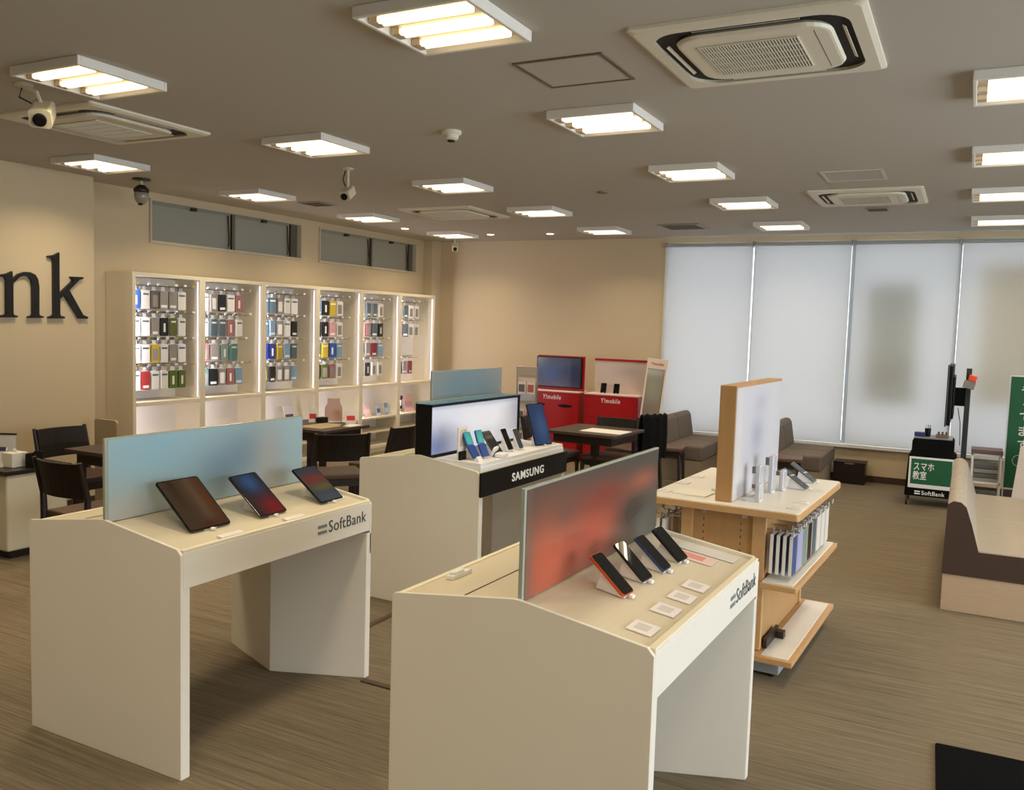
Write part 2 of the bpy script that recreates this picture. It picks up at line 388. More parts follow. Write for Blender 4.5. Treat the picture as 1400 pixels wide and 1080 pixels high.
SLOTM = mat('vent_dark', (22, 20, 18), 0.7, var=0)
def ac_proto():
    t = thing('air_conditioner', None, 'air conditioner', (0, 0, CZ)); s = 0.437
    # outer plate with a hole: four chamfered borders
    p = MB()
    rings = [(s, 0.0, 0.02), (s, -0.012, 0.02), (s-0.02, -0.022, 0.03), (0.368, -0.022, 0.12), (0.374, -0.003, 0.12)]
    loops = []
    for (h, z, r) in rings:
        pts = []
        for (cx, cy, st) in ((h-r, -h+r, -90), (h-r, h-r, 0), (-h+r, h-r, 90), (-h+r, -h+r, 180)):
            for k in range(7):
                a = R(st+90*k/6); pts.append(p.b.verts.new((cx+r*math.cos(a), cy+r*math.sin(a), z)))
        loops.append(pts)
    for A, B in zip(loops, loops[1:]):
        for k in range(28): p.b.faces.new((A[k], A[(k+1) % 28], B[(k+1) % 28], B[k]))
    p.build('cover_plate', AC, t)
    MB().rrect(-0.373, 0.373, -0.373, 0.373, 0.12, -0.006, -0.003).build('air_slot', SLOTM, t)
    p = MB(); loops = []
    for (h, z, r) in [(0.290, -0.006, 0.11), (0.300, -0.018, 0.11), (0.292, -0.030, 0.10), (0.282, -0.032, 0.09)]:
        pts = []
        for (cx, cy, st) in ((h-r, -h+r, -90), (h-r, h-r, 0), (-h+r, h-r, 90), (-h+r, -h+r, 180)):
            for k in range(7):
                a = R(st+90*k/6); pts.append(p.b.verts.new((cx+r*math.cos(a), cy+r*math.sin(a), z)))
        loops.append(pts)
    for A, B in zip(loops, loops[1:]):
        for k in range(28): p.b.faces.new((A[k], A[(k+1) % 28], B[(k+1) % 28], B[k]))
    p.b.faces.new(loops[-1])
    p.build('centre_panel', AC, t)
    for k in range(4):   # the four flaps, tipped open a little
        M = Matrix.Rotation(k*PI/2, 4, 'Z') @ Matrix.Translation((0, 0.338, -0.016)) @ Matrix.Rotation(R(-30), 4, 'X')
        MB().box(-0.20, 0.20, -0.007, 0.007, -0.0012, 0.0012, M).build('flap', AC, t)
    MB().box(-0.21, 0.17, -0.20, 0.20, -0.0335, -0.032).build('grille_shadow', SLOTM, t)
    g = MB()
    for i in range(33): x = -0.21+i*0.38/32; g.box(x-0.0028, x+0.0028, -0.20, 0.20, -0.0375, -0.0335)
    for j in range(6): y = -0.20+j*0.08; g.box(-0.21, 0.17, y-0.003, y+0.003, -0.0375, -0.0335)
    g.build('grille', AC, t)
    MB().box(0.235, 0.238, -0.24, 0.24, -0.0325, -0.0315).build('seam', DKM, t)
    return t
ap = ac_proto()
acs = [(-0.825, 3.715, 'large ceiling cassette air conditioner in the top right, nearest the camera', 0), (-0.825, 7.93, 'ceiling cassette air conditioner in front of the blinds', 0),
       (-4.81, 3.70, 'ceiling cassette air conditioner at far left behind the camera on a bracket', 0), (-4.90, 7.98, 'ceiling cassette air conditioner above the mid tables, seen as a dark slot', 0)]
for i, (x, y, lb, rz) in enumerate(acs):
    o = ap if i == 0 else copy_tree(ap); o.location = (x, y, CZ); tag(o, lb, 'air conditioner', 'cassette air conditioners')
# hatches, small vents, detector, downlights, cameras
HATCH = mat('hatch_seam', (104, 94, 78), 0.6)
def hatch(x0, x1, y0, y1, label, w_=0.016, m_=HATCH):
    t = thing('access_hatch', label, 'ceiling hatch', ((x0+x1)/2, (y0+y1)/2, CZ))
    a, b_ = (x1-x0)/2, (y1-y0)/2
    MB().box(-a, a, -b_, -b_+w_, -0.006, 0).box(-a, a, b_-w_, b_, -0.006, 0).box(-a, -a+w_, -b_+w_, b_-w_, -0.006, 0).box(a-w_, a, -b_+w_, b_-w_, -0.006, 0).build('frame', m_, t)
    MB().box(-a+w_, a-w_, -b_+w_, b_-w_, -0.003, 0).build('panel', CEIL, t)
hatch(-1.885, -1.457, 3.52, 3.945, 'square ceiling access hatch with dark seam beside the large air conditioner')
hatch(-1.035, -0.615, 6.66, 7.09, 'pale ceiling access hatch just in front of the far right air conditioner', 0.02, mat('hatch_light', (200, 196, 186), 0.6))
def vent(x, y, s, label, n=5):
    t = thing('ceiling_vent', label, 'ceiling vent', (x, y, CZ))
    MB().box(-s, s, -s, s, -0.012, 0).build('rim', mat('vent_rim', (150, 142, 128), 0.5), t, bevel=0.006)
    g = MB()
    for i in range(n):
        yy = -s*0.7+i*s*1.4/(n-1); g.box(-s*0.8, s*0.8, yy-s*0.09, yy+s*0.09, -0.016, -0.012)
    g.build('slats', mat('vent_slat', (84, 74, 62), 0.6), t)
vent(-2.93, 9.68, 0.24, 'grey square air vent beside the corner of the blinds')
vent(-5.92, 6.99, 0.14, 'small dark air vent above the cabinets')
vent(-0.82, 8.72, 0.10, 'small pale air vent between the far air conditioner and the blinds')
def downlight(x, y, lb):
    t = thing('downlight', lb, 'downlight', (x, y, CZ), 0, 'round downlights by the far wall')
    MB().lathe([(0.055, 0), (0.055, -0.006), (0.045, -0.010)], 20).build('trim_ring', FRM, t)
    MB().lathe([(0.042, -0.0101), (0.042, -0.013)], 20).build('lens', mat('downlight_lens', (255, 236, 200), 0.4, emit=14, var=0), t)
    l = bpy.data.lights.new('downlight_lamp', 'SPOT'); l.energy = 22; l.spot_size = R(75); l.spot_blend = 0.8; l.color = (1, 0.82, 0.58); l.shadow_soft_size = 0.04
    lo = bpy.data.objects.new('downlight_lamp', l); COL.objects.link(lo); lo.parent = t; lo.location = (0, 0, -0.03)
downlight(-6.33, 9.13, 'round lit downlight nearest the cabinets')
downlight(-5.58, 9.98, 'round lit downlight in the middle of the three by the far wall')
downlight(-4.76, 10.05, 'round lit downlight above the red cabinets')
# logo wall washer lamps (outside the frame, their warm pool shows on the wall)
for y in (3.2, 4.45):
    t = thing('downlight', 'round lit downlight close to the logo wall, %s' % ('left one' if y < 4 else 'right one'), 'downlight', (-6.25, y, CZ), 0, 'wall washer downlights')
    MB().lathe([(0.055, 0), (0.055, -0.006), (0.045, -0.010)], 20).build('trim_ring', FRM, t)
    l = bpy.data.lights.new('wall_washer', 'SPOT'); l.energy = 150; l.spot_size = R(52); l.spot_blend = 1; l.color = (1, 0.74, 0.45); l.shadow_soft_size = 0.04
    lo = bpy.data.objects.new('wall_washer', l); COL.objects.link(lo); lo.parent = t; lo.location = (0, 0, -0.03); lo.rotation_euler = (0, R(-28), 0)
t = thing('smoke_detector', 'round smoke detector on the ceiling in the middle of the room', 'smoke detector', (-2.87, 4.61, CZ))
MB().lathe([(0.062, 0), (0.062, -0.014), (0.05, -0.026)], 24).build('base', AC, t, smooth=False)
MB().lathe([(0.046, -0.026), (0.044, -0.045), (0.028, -0.055)], 24).build('dome', AC, t)
MB().lathe([(0.024, -0.0551), (0.022, -0.064), (0.012, -0.066)], 16).build('sensor', SLOTM, t)
tag(MB().lathe([(0.05, CZ), (0.048, CZ-0.008), (0.03, CZ-0.014)], 20, (-2.88, 7.1)).build('ceiling_sensor', mat('sensor_grey', (120, 110, 96), 0.6)), 'tiny flat sensor disc on the ceiling between the light rows', 'sensor')
CAMW = mat('camera_shell', (206, 196, 168), 0.45)
def sec_cam(x, y, z, label, aim, kind='bullet', drop=0.16, off=(0.01, -0.01), sz=1.0):
    t = thing('security_camera', label, 'security camera', (x, y, CZ))
    if kind == 'dome':
        MB().lathe([(0.075, 0), (0.075, -0.015), (0.05, -0.02)], 20).build('mount', DKM, t)
        MB().tube([(0, 0, -0.02), (0, 0, -0.08)], 0.014, 8).build('neck', CAMW, t)
        MB().lathe([(0.028, -0.055), (0.062, -0.085), (0.066, -0.105), (0.058, -0.12)], 20).build('collar', DKM, t, smooth=True)
        MB().lathe([(0.058, -0.1201), (0.06, -0.15), (0.05, -0.19), (0.028, -0.215), (0.008, -0.222)], 20).build('dome', mat('smoked_dome', (150, 144, 130), 0.12, var=0), t, smooth=True)
        MB().lathe([(0.02, -0.214), (0.018, -0.228), (0.01, -0.23)], 12, (0.01, -0.02)).build('lens', BLACK, t)
    else:
        MB().lathe([(0.045, 0), (0.045, -0.010), (0.03, -0.016)], 16).build('mount', CAMW, t)
        MB().tube([(0, 0, -0.016), (off[0]*0.7, off[1]*0.7, -drop*0.35), (off[0], off[1], -drop)], 0.011, 8).build('bracket', CAMW, t)
        M = Matrix.Translation((off[0], off[1], -drop-0.03)) @ Matrix.Rotation(aim, 4, 'Z') @ Matrix.Rotation(R(34), 4, 'X') @ Matrix.Scale(sz, 4)
        MB().rrect(-0.042, 0.042, -0.038, 0.038, 0.015, -0.060, 0.05, 'y', M).build('body', CAMW, t)
        MB().lathe([(0.026, -0.002), (0.026, 0.014), (0.018, 0.016)], 16, (0, 0), M @ Matrix.Translation((0, -0.060, 0)) @ Matrix.Rotation(R(90), 4, 'X')).build('lens', BLACK, t)
        MB().tube([(-0.03, 0.01, -0.014), (-0.055, 0.01, -drop*0.5), (off[0]-0.03, off[1]+0.02, -drop)], 0.004, 6).build('cable', MATTEB, t)
sec_cam(-4.40, 2.90, 0, 'box security camera hanging from the ceiling at far left under the near light', R(45), drop=0.12, off=(0.09, 0.04), sz=1.25)
sec_cam(-6.44, 5.30, 0, 'hanging dome security camera beside the hopper window', 0, 'dome')
sec_cam(-4.32, 5.45, 0, 'small box security camera hanging in the middle of the ceiling', R(10), drop=0.16)
sec_cam(-6.28, 10.25, 0, 'small white security camera in the far left corner by the wall', R(30), drop=0.10)

# ================================================================ LOGO WALL LETTERS
K = [(4.655,2.148),(4.707,2.158),(4.755,2.185),(4.753,1.844),(4.883,1.963),(4.861,1.976),(4.857,1.991),(4.976,1.993),(4.976,1.979),(4.937,1.966),(4.844,1.875),(4.972,1.669),(5.019,1.653),(5.015,1.638),(4.929,1.637),(4.918,1.661),(4.799,1.829),(4.758,1.8),(4.756,1.671),(4.763,1.657),(4.798,1.651),(4.798,1.636),(4.655,1.633),(4.656,1.648),(4.69,1.658),(4.699,1.673),(4.701,2.113),(4.689,2.129),(4.655,2.136)]
N = [(4.22,1.963),(4.303,1.98),(4.347,2.002),(4.352,1.942),(4.397,1.983),(4.451,2.003),(4.499,2.003),(4.541,1.986),(4.565,1.948),(4.573,1.889),(4.57,1.666),(4.578,1.656),(4.608,1.649),(4.608,1.636),(4.475,1.633),(4.475,1.646),(4.505,1.655),(4.515,1.668),(4.517,1.886),(4.509,1.938),(4.485,1.966),(4.451,1.974),(4.406,1.958),(4.354,1.906),(4.351,1.664),(4.361,1.654),(4.387,1.65),(4.386,1.636),(4.232,1.632),(4.232,1.647),(4.285,1.656),(4.297,1.666),(4.299,1.926),(4.286,1.95),(4.22,1.953)]
INK = mat('letter_black', (18, 17, 18), 0.4, var=0)
tag(MB().prism(N, XLOGO+0.002, XLOGO+0.03, 'x').build('wall_letter', INK), 'large black serif letter n on the beige wall, cut by the left edge', 'letter', 'raised letters on the logo wall')
tag(MB().prism(K, XLOGO+0.002, XLOGO+0.03, 'x').build('wall_letter', INK), 'large black serif letter k on the beige wall', 'letter', 'raised letters on the logo wall')

# ================================================================ DISPLAY CABINETS WITH HANGING STOCK
CABW = mat('cabinet_white', (226, 216, 192), 0.5, var=0.02)
CABIN = mat('cabinet_inside', (232, 226, 220), 0.6, var=0.01)
LED = mat('led_strip', (240, 232, 255), 0.4, emit=2.0, ecol=(236, 226, 255), var=0)
CX0, CX1 = XL+0.005, -6.67
edges = [5.39, 6.20, 7.04, 7.91, 8.74, 9.56, 10.40]
ordc = ['leftmost', 'second', 'third', 'fourth', 'fifth', 'rightmost']
hooks_z = [1.955, 1.705, 1.455, 1.205]
pal = {  # rough colours read off the photo, per cabinet and row
 0: [['blue','white','darkgrey','grey','grey','white'], ['white','white','grey','black','olive','white'], ['white','white','yellow','white','grey','white'], ['white','red','white','white','green','green']],
 1: [['white','grey','black','white','rose'], ['white','slate','slate','rose','white'], ['rose','grey','mint','teal'], ['teal','black','grey','rose','lightblue']],
 2: [['slate','slate','grey','white','white'], ['slate','lightblue','grey','white','black'], ['navy','navy','yellow','lightblue','slate'], ['olive','black','grey','grey','lightblue']],
 3: [['slate','black','yellow','white'], ['black','black','pink','white'], ['slate','yellow','blue','lightblue'], ['black','olive','rose','white']],
 4: [['grey','slate','slate','white'], ['pink','rose','slate','black'], ['slate','grey','crimson','lightblue'], ['mint','black','white','white']],
 5: [['grey','slate','white','white'], ['rose','slate','white','white'], [], ['black','grey','crimson']],
}
PC = dict(blue=(44,80,140), white=(224,220,214), darkgrey=(92,84,74), grey=(138,132,124), black=(30,30,30), olive=(92,96,44), yellow=(186,160,44), red=(158,54,50), green=(84,104,36), rose=(158,104,100),
          slate=(84,100,106), mint=(126,148,138), teal=(86,126,120), lightblue=(128,156,178), navy=(36,52,110), pink=(200,150,146), crimson=(130,44,58))
PM = {k: mat('pack_'+k, v, 0.35, var=0.03, vscale=20) for k, v in PC.items()}
PCLR = mat('pack_plastic', (188, 188, 186), 0.15, var=0.03)
cards = {}
def pack_mesh(colr, w_, h_, d_):
    """a blister pack hanging in the -z direction from its hang hole; front looks along +x"""
    key = (colr, w_, h_, d_)
    if key in cards: return copy_tree(cards[key])
    t = thing('phone_case_pack', 'x', 'phone case', (0, 0, 0))
    # backing card with a euro tab
    c = MB(); c.prism([(-w_/2, -h_), (w_/2, -h_), (w_/2, -0.030), (0.018, -0.022), (0.018, 0.008), (-0.018, 0.008), (-0.018, -0.022), (-w_/2, -0.030)], -0.001, 0.001, 'x')
    c.build('backing_card', PM['white'] if colr not in ('white',) else PCLR, t)
    b = MB().rrect(-w_/2+0.003, w_/2-0.003, -h_+0.004, -0.030, 0.010, 0.001, d_, 'x', seg=3).build('case', PM[colr], t)
    sty = len(cards) % 4
    pm_ = PM['white'] if colr != 'white' else PM[('darkgrey', 'slate', 'grey', 'rose')[sty]]
    k = MB()
    if sty == 0: k.box(d_, d_+0.0008, -w_*0.12, w_*0.12, -h_*0.80, -h_*0.40)
    elif sty == 1: k.box(d_, d_+0.0008, -w_*0.36, w_*0.36, -h_*0.36, -h_*0.28)
    elif sty == 2: k.rrect(-w_*0.30, w_*0.30, -h_*0.88, -h_*0.34, 0.008, d_, d_+0.0008, 'x')
    else: k.box(d_, d_+0.0008, -w_*0.34, w_*0.34, -h_*0.90, -h_*0.78)
    k.build('print', PM['grey'] if (sty == 2 and colr not in ('white', 'grey')) else pm_, t)
    cards[key] = t
    return t
for ci in range(6):
    y0, y1 = edges[ci], edges[ci+1]
    t = thing('display_cabinet', 'tall white display cabinet on the left wall, %s of the six' % (ordc[ci] + (' from the left' if 0 < ci < 5 else '')), 'cabinet', (0, 0, 0), 0, 'white display cabinets along the left wall')
    tk = 0.035
    b = MB(); b.box(CX0, CX1, y0, y0+tk, 0.06, 2.07).box(CX0, CX1, y1-tk, y1, 0.06, 2.07).box(CX0, CX1, y0+tk, y1-tk, 2.035, 2.07).box(CX0, CX1-0.01, y0+tk, y1-tk, 0.06, 0.10)
    b.box(CX0, CX1-0.03, y0, y1, 0, 0.06)
    b.build('body', CABW, t, bevel=0.002)
    MB().box(CX0, CX0+0.012, y0+tk, y1-tk, 0.10, 2.035).build('back_panel', CABIN, t)
    MB().box(CX0+0.012, CX1+0.004, y0+tk, y1-tk, 0.85, 0.885).build('counter_shelf', CABW, t, bevel=0.002)
    for z in (0.46, 0.28):
        MB().box(CX0+0.012, CX1-0.02, y0+tk, y1-tk, z-0.02, z).build('shelf', CABW, t)
    MB().box(CX1-0.032, CX1-0.025, y1-tk-0.005, y1-tk, 0.90, 2.02).build('led_strip', LED, t)
    MB().box(CX1-0.032, CX1-0.025, y0+tk, y0+tk+0.005, 0.90, 2.02).build('led_strip', LED, t)
    area('led_light', (CX1-0.0285, y0+tk+0.0065, 1.46), (R(90), 0, R(24)), 0.006, 1.1, STRIP_W, (0.93, 0.88, 1.0), t)
    area('led_light', (CX1-0.0285, y0+tk+0.0065, 0.66), (R(90), 0, R(24)), 0.006, 0.3, STRIP_W*0.45, (0.96, 0.9, 1.0), t)
    for ri, row in enumerate(pal[ci]):
        n = len(row); hz = hooks_z[ri]
        if n == 0: continue
        step = 0.105 if ci == 0 else (0.115 if n >= 5 else 0.13)
        MB().tube([(CX0+0.02, y0+tk+0.02, hz+0.012), (CX0+0.02, y1-tk-0.02, hz+0.012)], 0.006, 6).build('rail', CHROME, t)
        for k in range(n+1):
            y = y0+tk+0.062+k*step
            if y > y1-tk-0.03: break
            hl = 0.31
            MB().tube([(CX0+0.014, y, hz+0.004), (CX0+hl, y, hz+0.004), (CX0+hl+0.015, y, hz+0.018)], 0.0032, 5).build('hook', CHROME, t)
            MB().box(CX0+hl+0.014, CX0+hl+0.016, y-0.016, y+0.016, hz+0.010, hz+0.028).build('price_tag', PM['yellow'] if (k+ri+ci) % 3 == 0 else PAPER, t)
            if k >= n: continue
            colr = row[k]
            for dpt, xx in enumerate((0.262, 0.215)):
                if dpt == 1 and (ci > 3): continue
                p = pack_mesh(colr, 0.090 if ci == 0 else (0.098 if n >= 5 else 0.106), 0.205, 0.022)
                p.location = (CX0+xx, y, hz-0.012); p.rotation_euler = (0, 0, R(random.uniform(-9, 9)))
                on = ['first', 'second', 'third', 'fourth', 'fifth', 'sixth'][k]; rn = ['top', 'second', 'third', 'bottom'][ri]
                tag(p, '%s packaged case, %s, %s hook of %s row in %s cabinet' % ({'darkgrey': 'dark grey', 'lightblue': 'light blue', 'slate': 'slate grey', 'rose': 'dusty rose'}.get(colr, colr), 'in front' if dpt == 0 else 'behind another', on, rn, ordc[ci]), 'phone case', 'packaged phone cases in cabinet %s' % ordc[ci])
# things standing in the lower compartments and on counters
def small_card(x, y, z, w_, h_, c, label, cat='sign', rz=0, stripe=None, name='counter_sign'):
    t = thing(name, label, cat, (x, y, z), rz)
    M = Matrix.Rotation(R(-12), 4, 'Y')
    MB().box(-0.002, 0.002, -w_/2, w_/2, 0, h_, M).build('card', mat('card_%d_%d_%d' % c, c, 0.4), t)
    MB().box(-0.05, 0.0, -w_/2*0.7, w_/2*0.7, 0, 0.003).build('foot', PLASTW, t)
    if stripe: MB().box(0.0022, 0.0032, -w_/2*0.8, w_/2*0.8, h_*0.25, h_*0.6, M).build('print', mat('card_%d_%d_%d' % stripe, stripe, 0.4), t)
    return t
small_card(-6.80, 7.62, 0.461, 0.16, 0.24, (232, 226, 224), 'white acrylic card stand with dark script in the third cabinet, low shelf', stripe=(90, 84, 96))
small_card(-6.76, 9.02, 0.461, 0.14, 0.17, (206, 170, 160), 'pink card stand on the low shelf of the fifth cabinet', stripe=(224, 200, 190))
small_card(-6.76, 9.25, 0.461, 0.09, 0.16, (200, 206, 214), 'white and blue card with a letter shape on the low shelf of the fifth cabinet', stripe=(70, 110, 170))
small_card(-6.76, 9.42, 0.461, 0.07, 0.16, (130, 164, 200), 'blue card on the low shelf, rightmost in the fifth cabinet', stripe=(200, 210, 220))
small_card(-6.78, 9.98, 0.461, 0.22, 0.24, (214, 172, 166), 'pink printed panel in the rightmost cabinet lower compartment', stripe=(196, 150, 150))
t = thing('earphone_stand', 'small black and white accessory stand in the rightmost cabinet', 'stand', (-6.76, 9.72, 0.461))
MB().lathe([(0.03, 0), (0.03, 0.008), (0.008, 0.014), (0.008, 0.18)], 14).build('post', PLASTW, t); MB().lathe([(0.02, 0.181), (0.035, 0.20), (0.03, 0.235)], 14).build('head', BLACK, t)
MB().box(-0.02, 0.02, -0.02, 0.02, 0.06, 0.10).build('clip', BLACK, t)

# ================================================================ KIOSKS
def rrect_pts(w_, h_, r, seg=5):
    pts = []
    for (cx, cy, st) in ((w_/2-r, r, -90), (w_/2-r, h_-r, 0), (-w_/2+r, h_-r, 90), (-w_/2+r, r, 180)):
        for k in range(seg+1):
            a = R(st+90*k/seg); pts.append((cx+r*math.cos(a), cy+r*math.sin(a)))
    return pts
DX = 0.43
def kiosk(label, loc, rz, L=1.13, logo=True):
    t = thing('display_kiosk', label, 'display counter', loc, rz, 'white display kiosks'); hl = L/2
    prof = [(-DX, 0), (DX, 0), (DX, 0.838), (DX-0.02, 0.859), (0.018, 0.916), (0.0, 0.916), (-DX+0.012, 0.860), (-DX, 0.850)]
    MB().prism(prof, -hl, -hl+0.013, 'y').build('end_panel', WHITE, t, bevel=0.002)
    MB().box(-DX+0.001, DX-0.001, -hl+0.013, -hl+0.042, 0, 0.832).build('leg', WHITE, t)
    # far support: a hollow wedge leg, apex turned inwards, capped by the end panel profile above
    MB().prism([(-DX, 0.60), (DX, 0.60), (DX, 0.838), (DX-0.02, 0.859), (0.018, 0.916), (0.0, 0.916), (-DX+0.012, 0.860), (-DX, 0.850)], hl-0.013, hl, 'y').build('end_panel', WHITE, t, bevel=0.002)
    MB().prism([(-DX, hl-0.035), (-0.007, hl-0.205), (DX, hl-0.035), (DX, hl), (-DX, hl)], 0, 0.70, 'z').build('leg', WHITE, t, bevel=0.003)
    MB().box(DX-0.03, DX, -hl+0.013, hl-0.013, 0.712, 0.846).build('front_fascia', WHITE, t, bevel=0.002)
    MB().box(-DX, -DX+0.03, -hl+0.013, hl-0.013, 0.70, 0.846).build('back_fascia', WHITE, t, bevel=0.002)
    MB().box(DX-0.024, DX-0.001, -hl+0.013, hl-0.013, 0.846, 0.856).build('edge_rim', RIM, t, bevel=0.002)
    MB().box(-DX+0.001, -DX+0.02, -hl+0.013, hl-0.013, 0.846, 0.852).build('edge_rim', RIM, t, bevel=0.002)
    top = MB()
    top.prism([(DX-0.024, 0.835), (DX-0.024, 0.847), (0.009, 0.903), (-DX+0.02, 0.848), (-DX+0.02, 0.835)], -hl+0.013, hl-0.013, 'y')
    top.build('top', CREAM, t)
    MB().box(0.20, 0.206, -hl+0.013, hl-0.013, 0.8665, 0.8695).box(-0.20, -0.196, -hl+0.013, hl-0.013, 0.874, 0.8775).build('cable_slot', DKM, t)
    if logo:
        lg = mat('logo_grey', (122, 126, 130), 0.4, var=0)
        MB().prism([(0.180, 0.776), (0.232, 0.786), (0.232, 0.797), (0.180, 0.787)], DX+0.0002, DX+0.002, 'x').prism([(0.180, 0.756), (0.232, 0.766), (0.232, 0.777), (0.180, 0.767)], DX+0.0002, DX+0.002, 'x') if False else None
        MB().box(DX+0.0002, DX+0.002, 0.180, 0.238, 0.790, 0.803).box(DX+0.0002, DX+0.002, 0.180, 0.238, 0.764, 0.777).build('logo_bars', lg, t)
        text('logo_lettering', 'SoftBank', mat('logo_text', (70, 74, 80), 0.4, var=0), t, (DX+0.0002, 0.252, 0.762), (0, 1, 0), (0, 0, 1), 0.268, 0.052, 0.0015)
    return t
k1 = kiosk('white kiosk with three tablets and a blue panel, front left', (-2.8785, 2.7415, 0), 0)
k3 = kiosk('white kiosk with four phones and a red-orange panel, nearest the camera', (-1.094, 2.745, 0), R(-1.8))
k2 = kiosk('white kiosk with the black SAMSUNG fascia and glowing screen, behind the others', (-2.834, 4.845, 0), R(-1.1), logo=False)
GLE = mat('board_edge', (158, 164, 152), 0.15, var=0)
def board(label, loc, rz, L, z0, z1, front, edge=0.012):
    t = thing('printed_board', label, 'display panel', loc, rz, 'upright printed boards on the kiosks')
    MB().box(-0.007, 0.007, -L/2, L/2, z0, z1).build('sheet', GLE, t, bevel=0.002)
    MB().box(0.0072, 0.0085, -L/2+edge, L/2-edge/2, z0, z1-edge/2).build('print', front, t)
    MB().box(-0.0085, -0.0072, -L/2+edge, L/2-edge/2, z0, z1-edge/2).build('back_print', mat('board_back', (188, 192, 186), 0.4), t)
    return t
BL = print_mat('blue_print', (150, 178, 190), [(-0.30, 1.16, 0.25, 0.16, (136, 178, 200), .9), (0.05, 1.02, 0.2, 0.12, (98, 130, 156), .8), (0.2, 1.1, 0.18, 0.12, (110, 138, 158), .8), (-0.45, 0.93, 0.3, 0.1, (170, 172, 168), .9), (0.32, 1.05, 0.1, 0.2, (166, 166, 166), .7), (0.35, 0.92, 0.3, 0.08, (170, 176, 180), .7), (0.5, 1.15, 0.08, 0.2, (150, 178, 190), .8)], 0.3)
board('wide frosted blue panel standing on the three-tablet kiosk', (-2.8615, 2.7315, 0), 0, 1.102, 0.905, 1.226, BL)
RD = print_mat('red_print', (74, 70, 64), [(-0.38, 0.98, 0.22, 0.16, (184, 92, 66), .95), (-0.05, 1.02, 0.22, 0.11, (176, 84, 64), .92), (-0.28, 1.13, 0.10, 0.05, (100, 76, 66), .7), (0.05, 1.13, 0.2, 0.05, (128, 52, 42), .7), (0.38, 1.13, 0.15, 0.04, (160, 88, 66), .75), (0.3, 1.02, 0.12, 0.06, (52, 48, 44), .9), (0.42, 0.97, 0.15, 0.05, (96, 96, 90), .8), (-0.53, 1.0, 0.03, 0.3, (110, 90, 80), .7)], 0.25)
board('wide panel with a blurred orange and red print on the four-phone kiosk', (-1.080, 2.745, 0), R(-1.8), 1.102, 0.905, 1.236, RD)
BG = print_mat('bluegrey_print', (140, 146, 148), [(-0.1, 1.30, 0.3, 0.16, (112, 140, 158), .9), (0.2, 1.25, 0.15, 0.1, (106, 134, 150), .7)], 0.3)
board('grey-blue panel rising behind the black-framed screen', (-2.912, 4.965, 0), R(-1.1), 0.875, 0.912, 1.400, BG)

# ---- phones and tablets
def device(name, label, cat, X, Y, z0, yaw, tilt, w_, h_, body, scr, group, thick=0.008, stand=True, r=0.012, bez=0.006, slope=0.0):
    t = thing(name, label, cat, (X, Y, z0), yaw, group)
    t.rotation_euler = (0, slope, yaw); tilt -= slope
    # device frame: x' = viewer right (+y), y' = up along device, z' = out of the screen
    u = Vector((-math.cos(tilt), 0, math.sin(tilt))); rr = Vector((0, 1, 0)); n = rr.cross(u)
    M = Matrix((rr, u, n)).transposed().to_4x4()
    lift = thick*abs(math.cos(tilt)) + 0.004
    M.translation = (0, 0, lift)
    b = MB().prism(rrect_pts(w_, h_, r), -thick, 0, 'z', M).build('body', body, t, bevel=0.0015)
    M2 = M @ Matrix.Translation((0, bez, 0))
    s_ = MB().prism(rrect_pts(w_-2*bez, h_-2*bez, max(r-bez*0.6, 0.003)), 0.0001, 0.0008, 'z', M2).build('screen', scr, b)
    if stand:
        top = h_*0.62
        p = M @ Vector((0, top, -thick))
        st = MB(); hw = min(0.032, w_*0.38)
        st.prism([(p.x, p.z), (p.x-0.005, p.z-0.004), (p.x-0.015, 0.0005), (-0.004, 0.0005), (-0.002, lift*0.6)], -hw, hw, 'y')
        st.build('stand', PLASTW, t, bevel=0.002)
        MB().box(0.002, 0.016, -0.009, 0.009, 0.0015, 0.012).build('clip', PLASTW, t, bevel=0.002)
    return t
def surf(xl): return 0.903 + (0.847-0.903)*(xl-0.009)/(DX-0.024-0.009)
def scr(name, base, blobs): 
    m_ = print_mat(name, base, blobs, 0.08, 0.25, (0, 2)); return m_
def scr2(name, base, blobs): return print_mat(name, base, blobs, 0.09, 0.05, (1, 2))
TB = mat('tablet_bezel', (10, 10, 11), 0.12, var=0); SILV = mat('silver_case', (200, 202, 206), 0.3, 0.6)
tabs = [(-2.584, 2.447, -0.028, 0.70, 0.205, 0.262, scr2('tablet_wallpaper_brown', (58, 46, 36), [(0.03, 0.10, 0.03, 0.12, (82, 66, 50), .9), (-0.05, 0.13, 0.02, 0.05, (44, 34, 28), .8), (0.07, 0.08, 0.012, 0.06, (92, 40, 20), .8), (0.02, 0.02, 0.05, 0.012, (60, 22, 20), .7)]), 'largest tablet with a dark brown wallpaper, leftmost of the three'),
        (-2.563, 2.776, 0.05, 0.70, 0.168, 0.236, scr2('tablet_wallpaper_swirl', (34, 34, 40), [(0.0, 0.11, 0.05, 0.03, (40, 76, 130), .9), (0.03, 0.03, 0.07, 0.03, (110, 24, 32), .9), (-0.04, 0.15, 0.04, 0.02, (30, 60, 50), .8)]), 'middle tablet with a blue and red wallpaper'),
        (-2.552, 3.144, 0.03, 0.66, 0.165, 0.222, scr2('tablet_wallpaper_bands', (44, 54, 68), [(0.0, 0.08, 0.09, 0.018, (104, 40, 40), .9), (0.02, 0.055, 0.09, 0.012, (84, 80, 44), .9), (0, 0.02, 0.1, 0.02, (60, 74, 90), .8)]), 'rightmost tablet with blue, red and green bands')]
for (X, Y, yw, tl, w_, h_, sc, lb) in tabs:
    z = surf(X+2.8785)
    device('tablet', lb, 'tablet', X, Y, z, yw, tl, w_, h_, TB, sc, 'tablets on the front left kiosk', 0.007, r=0.012, slope=0.14)
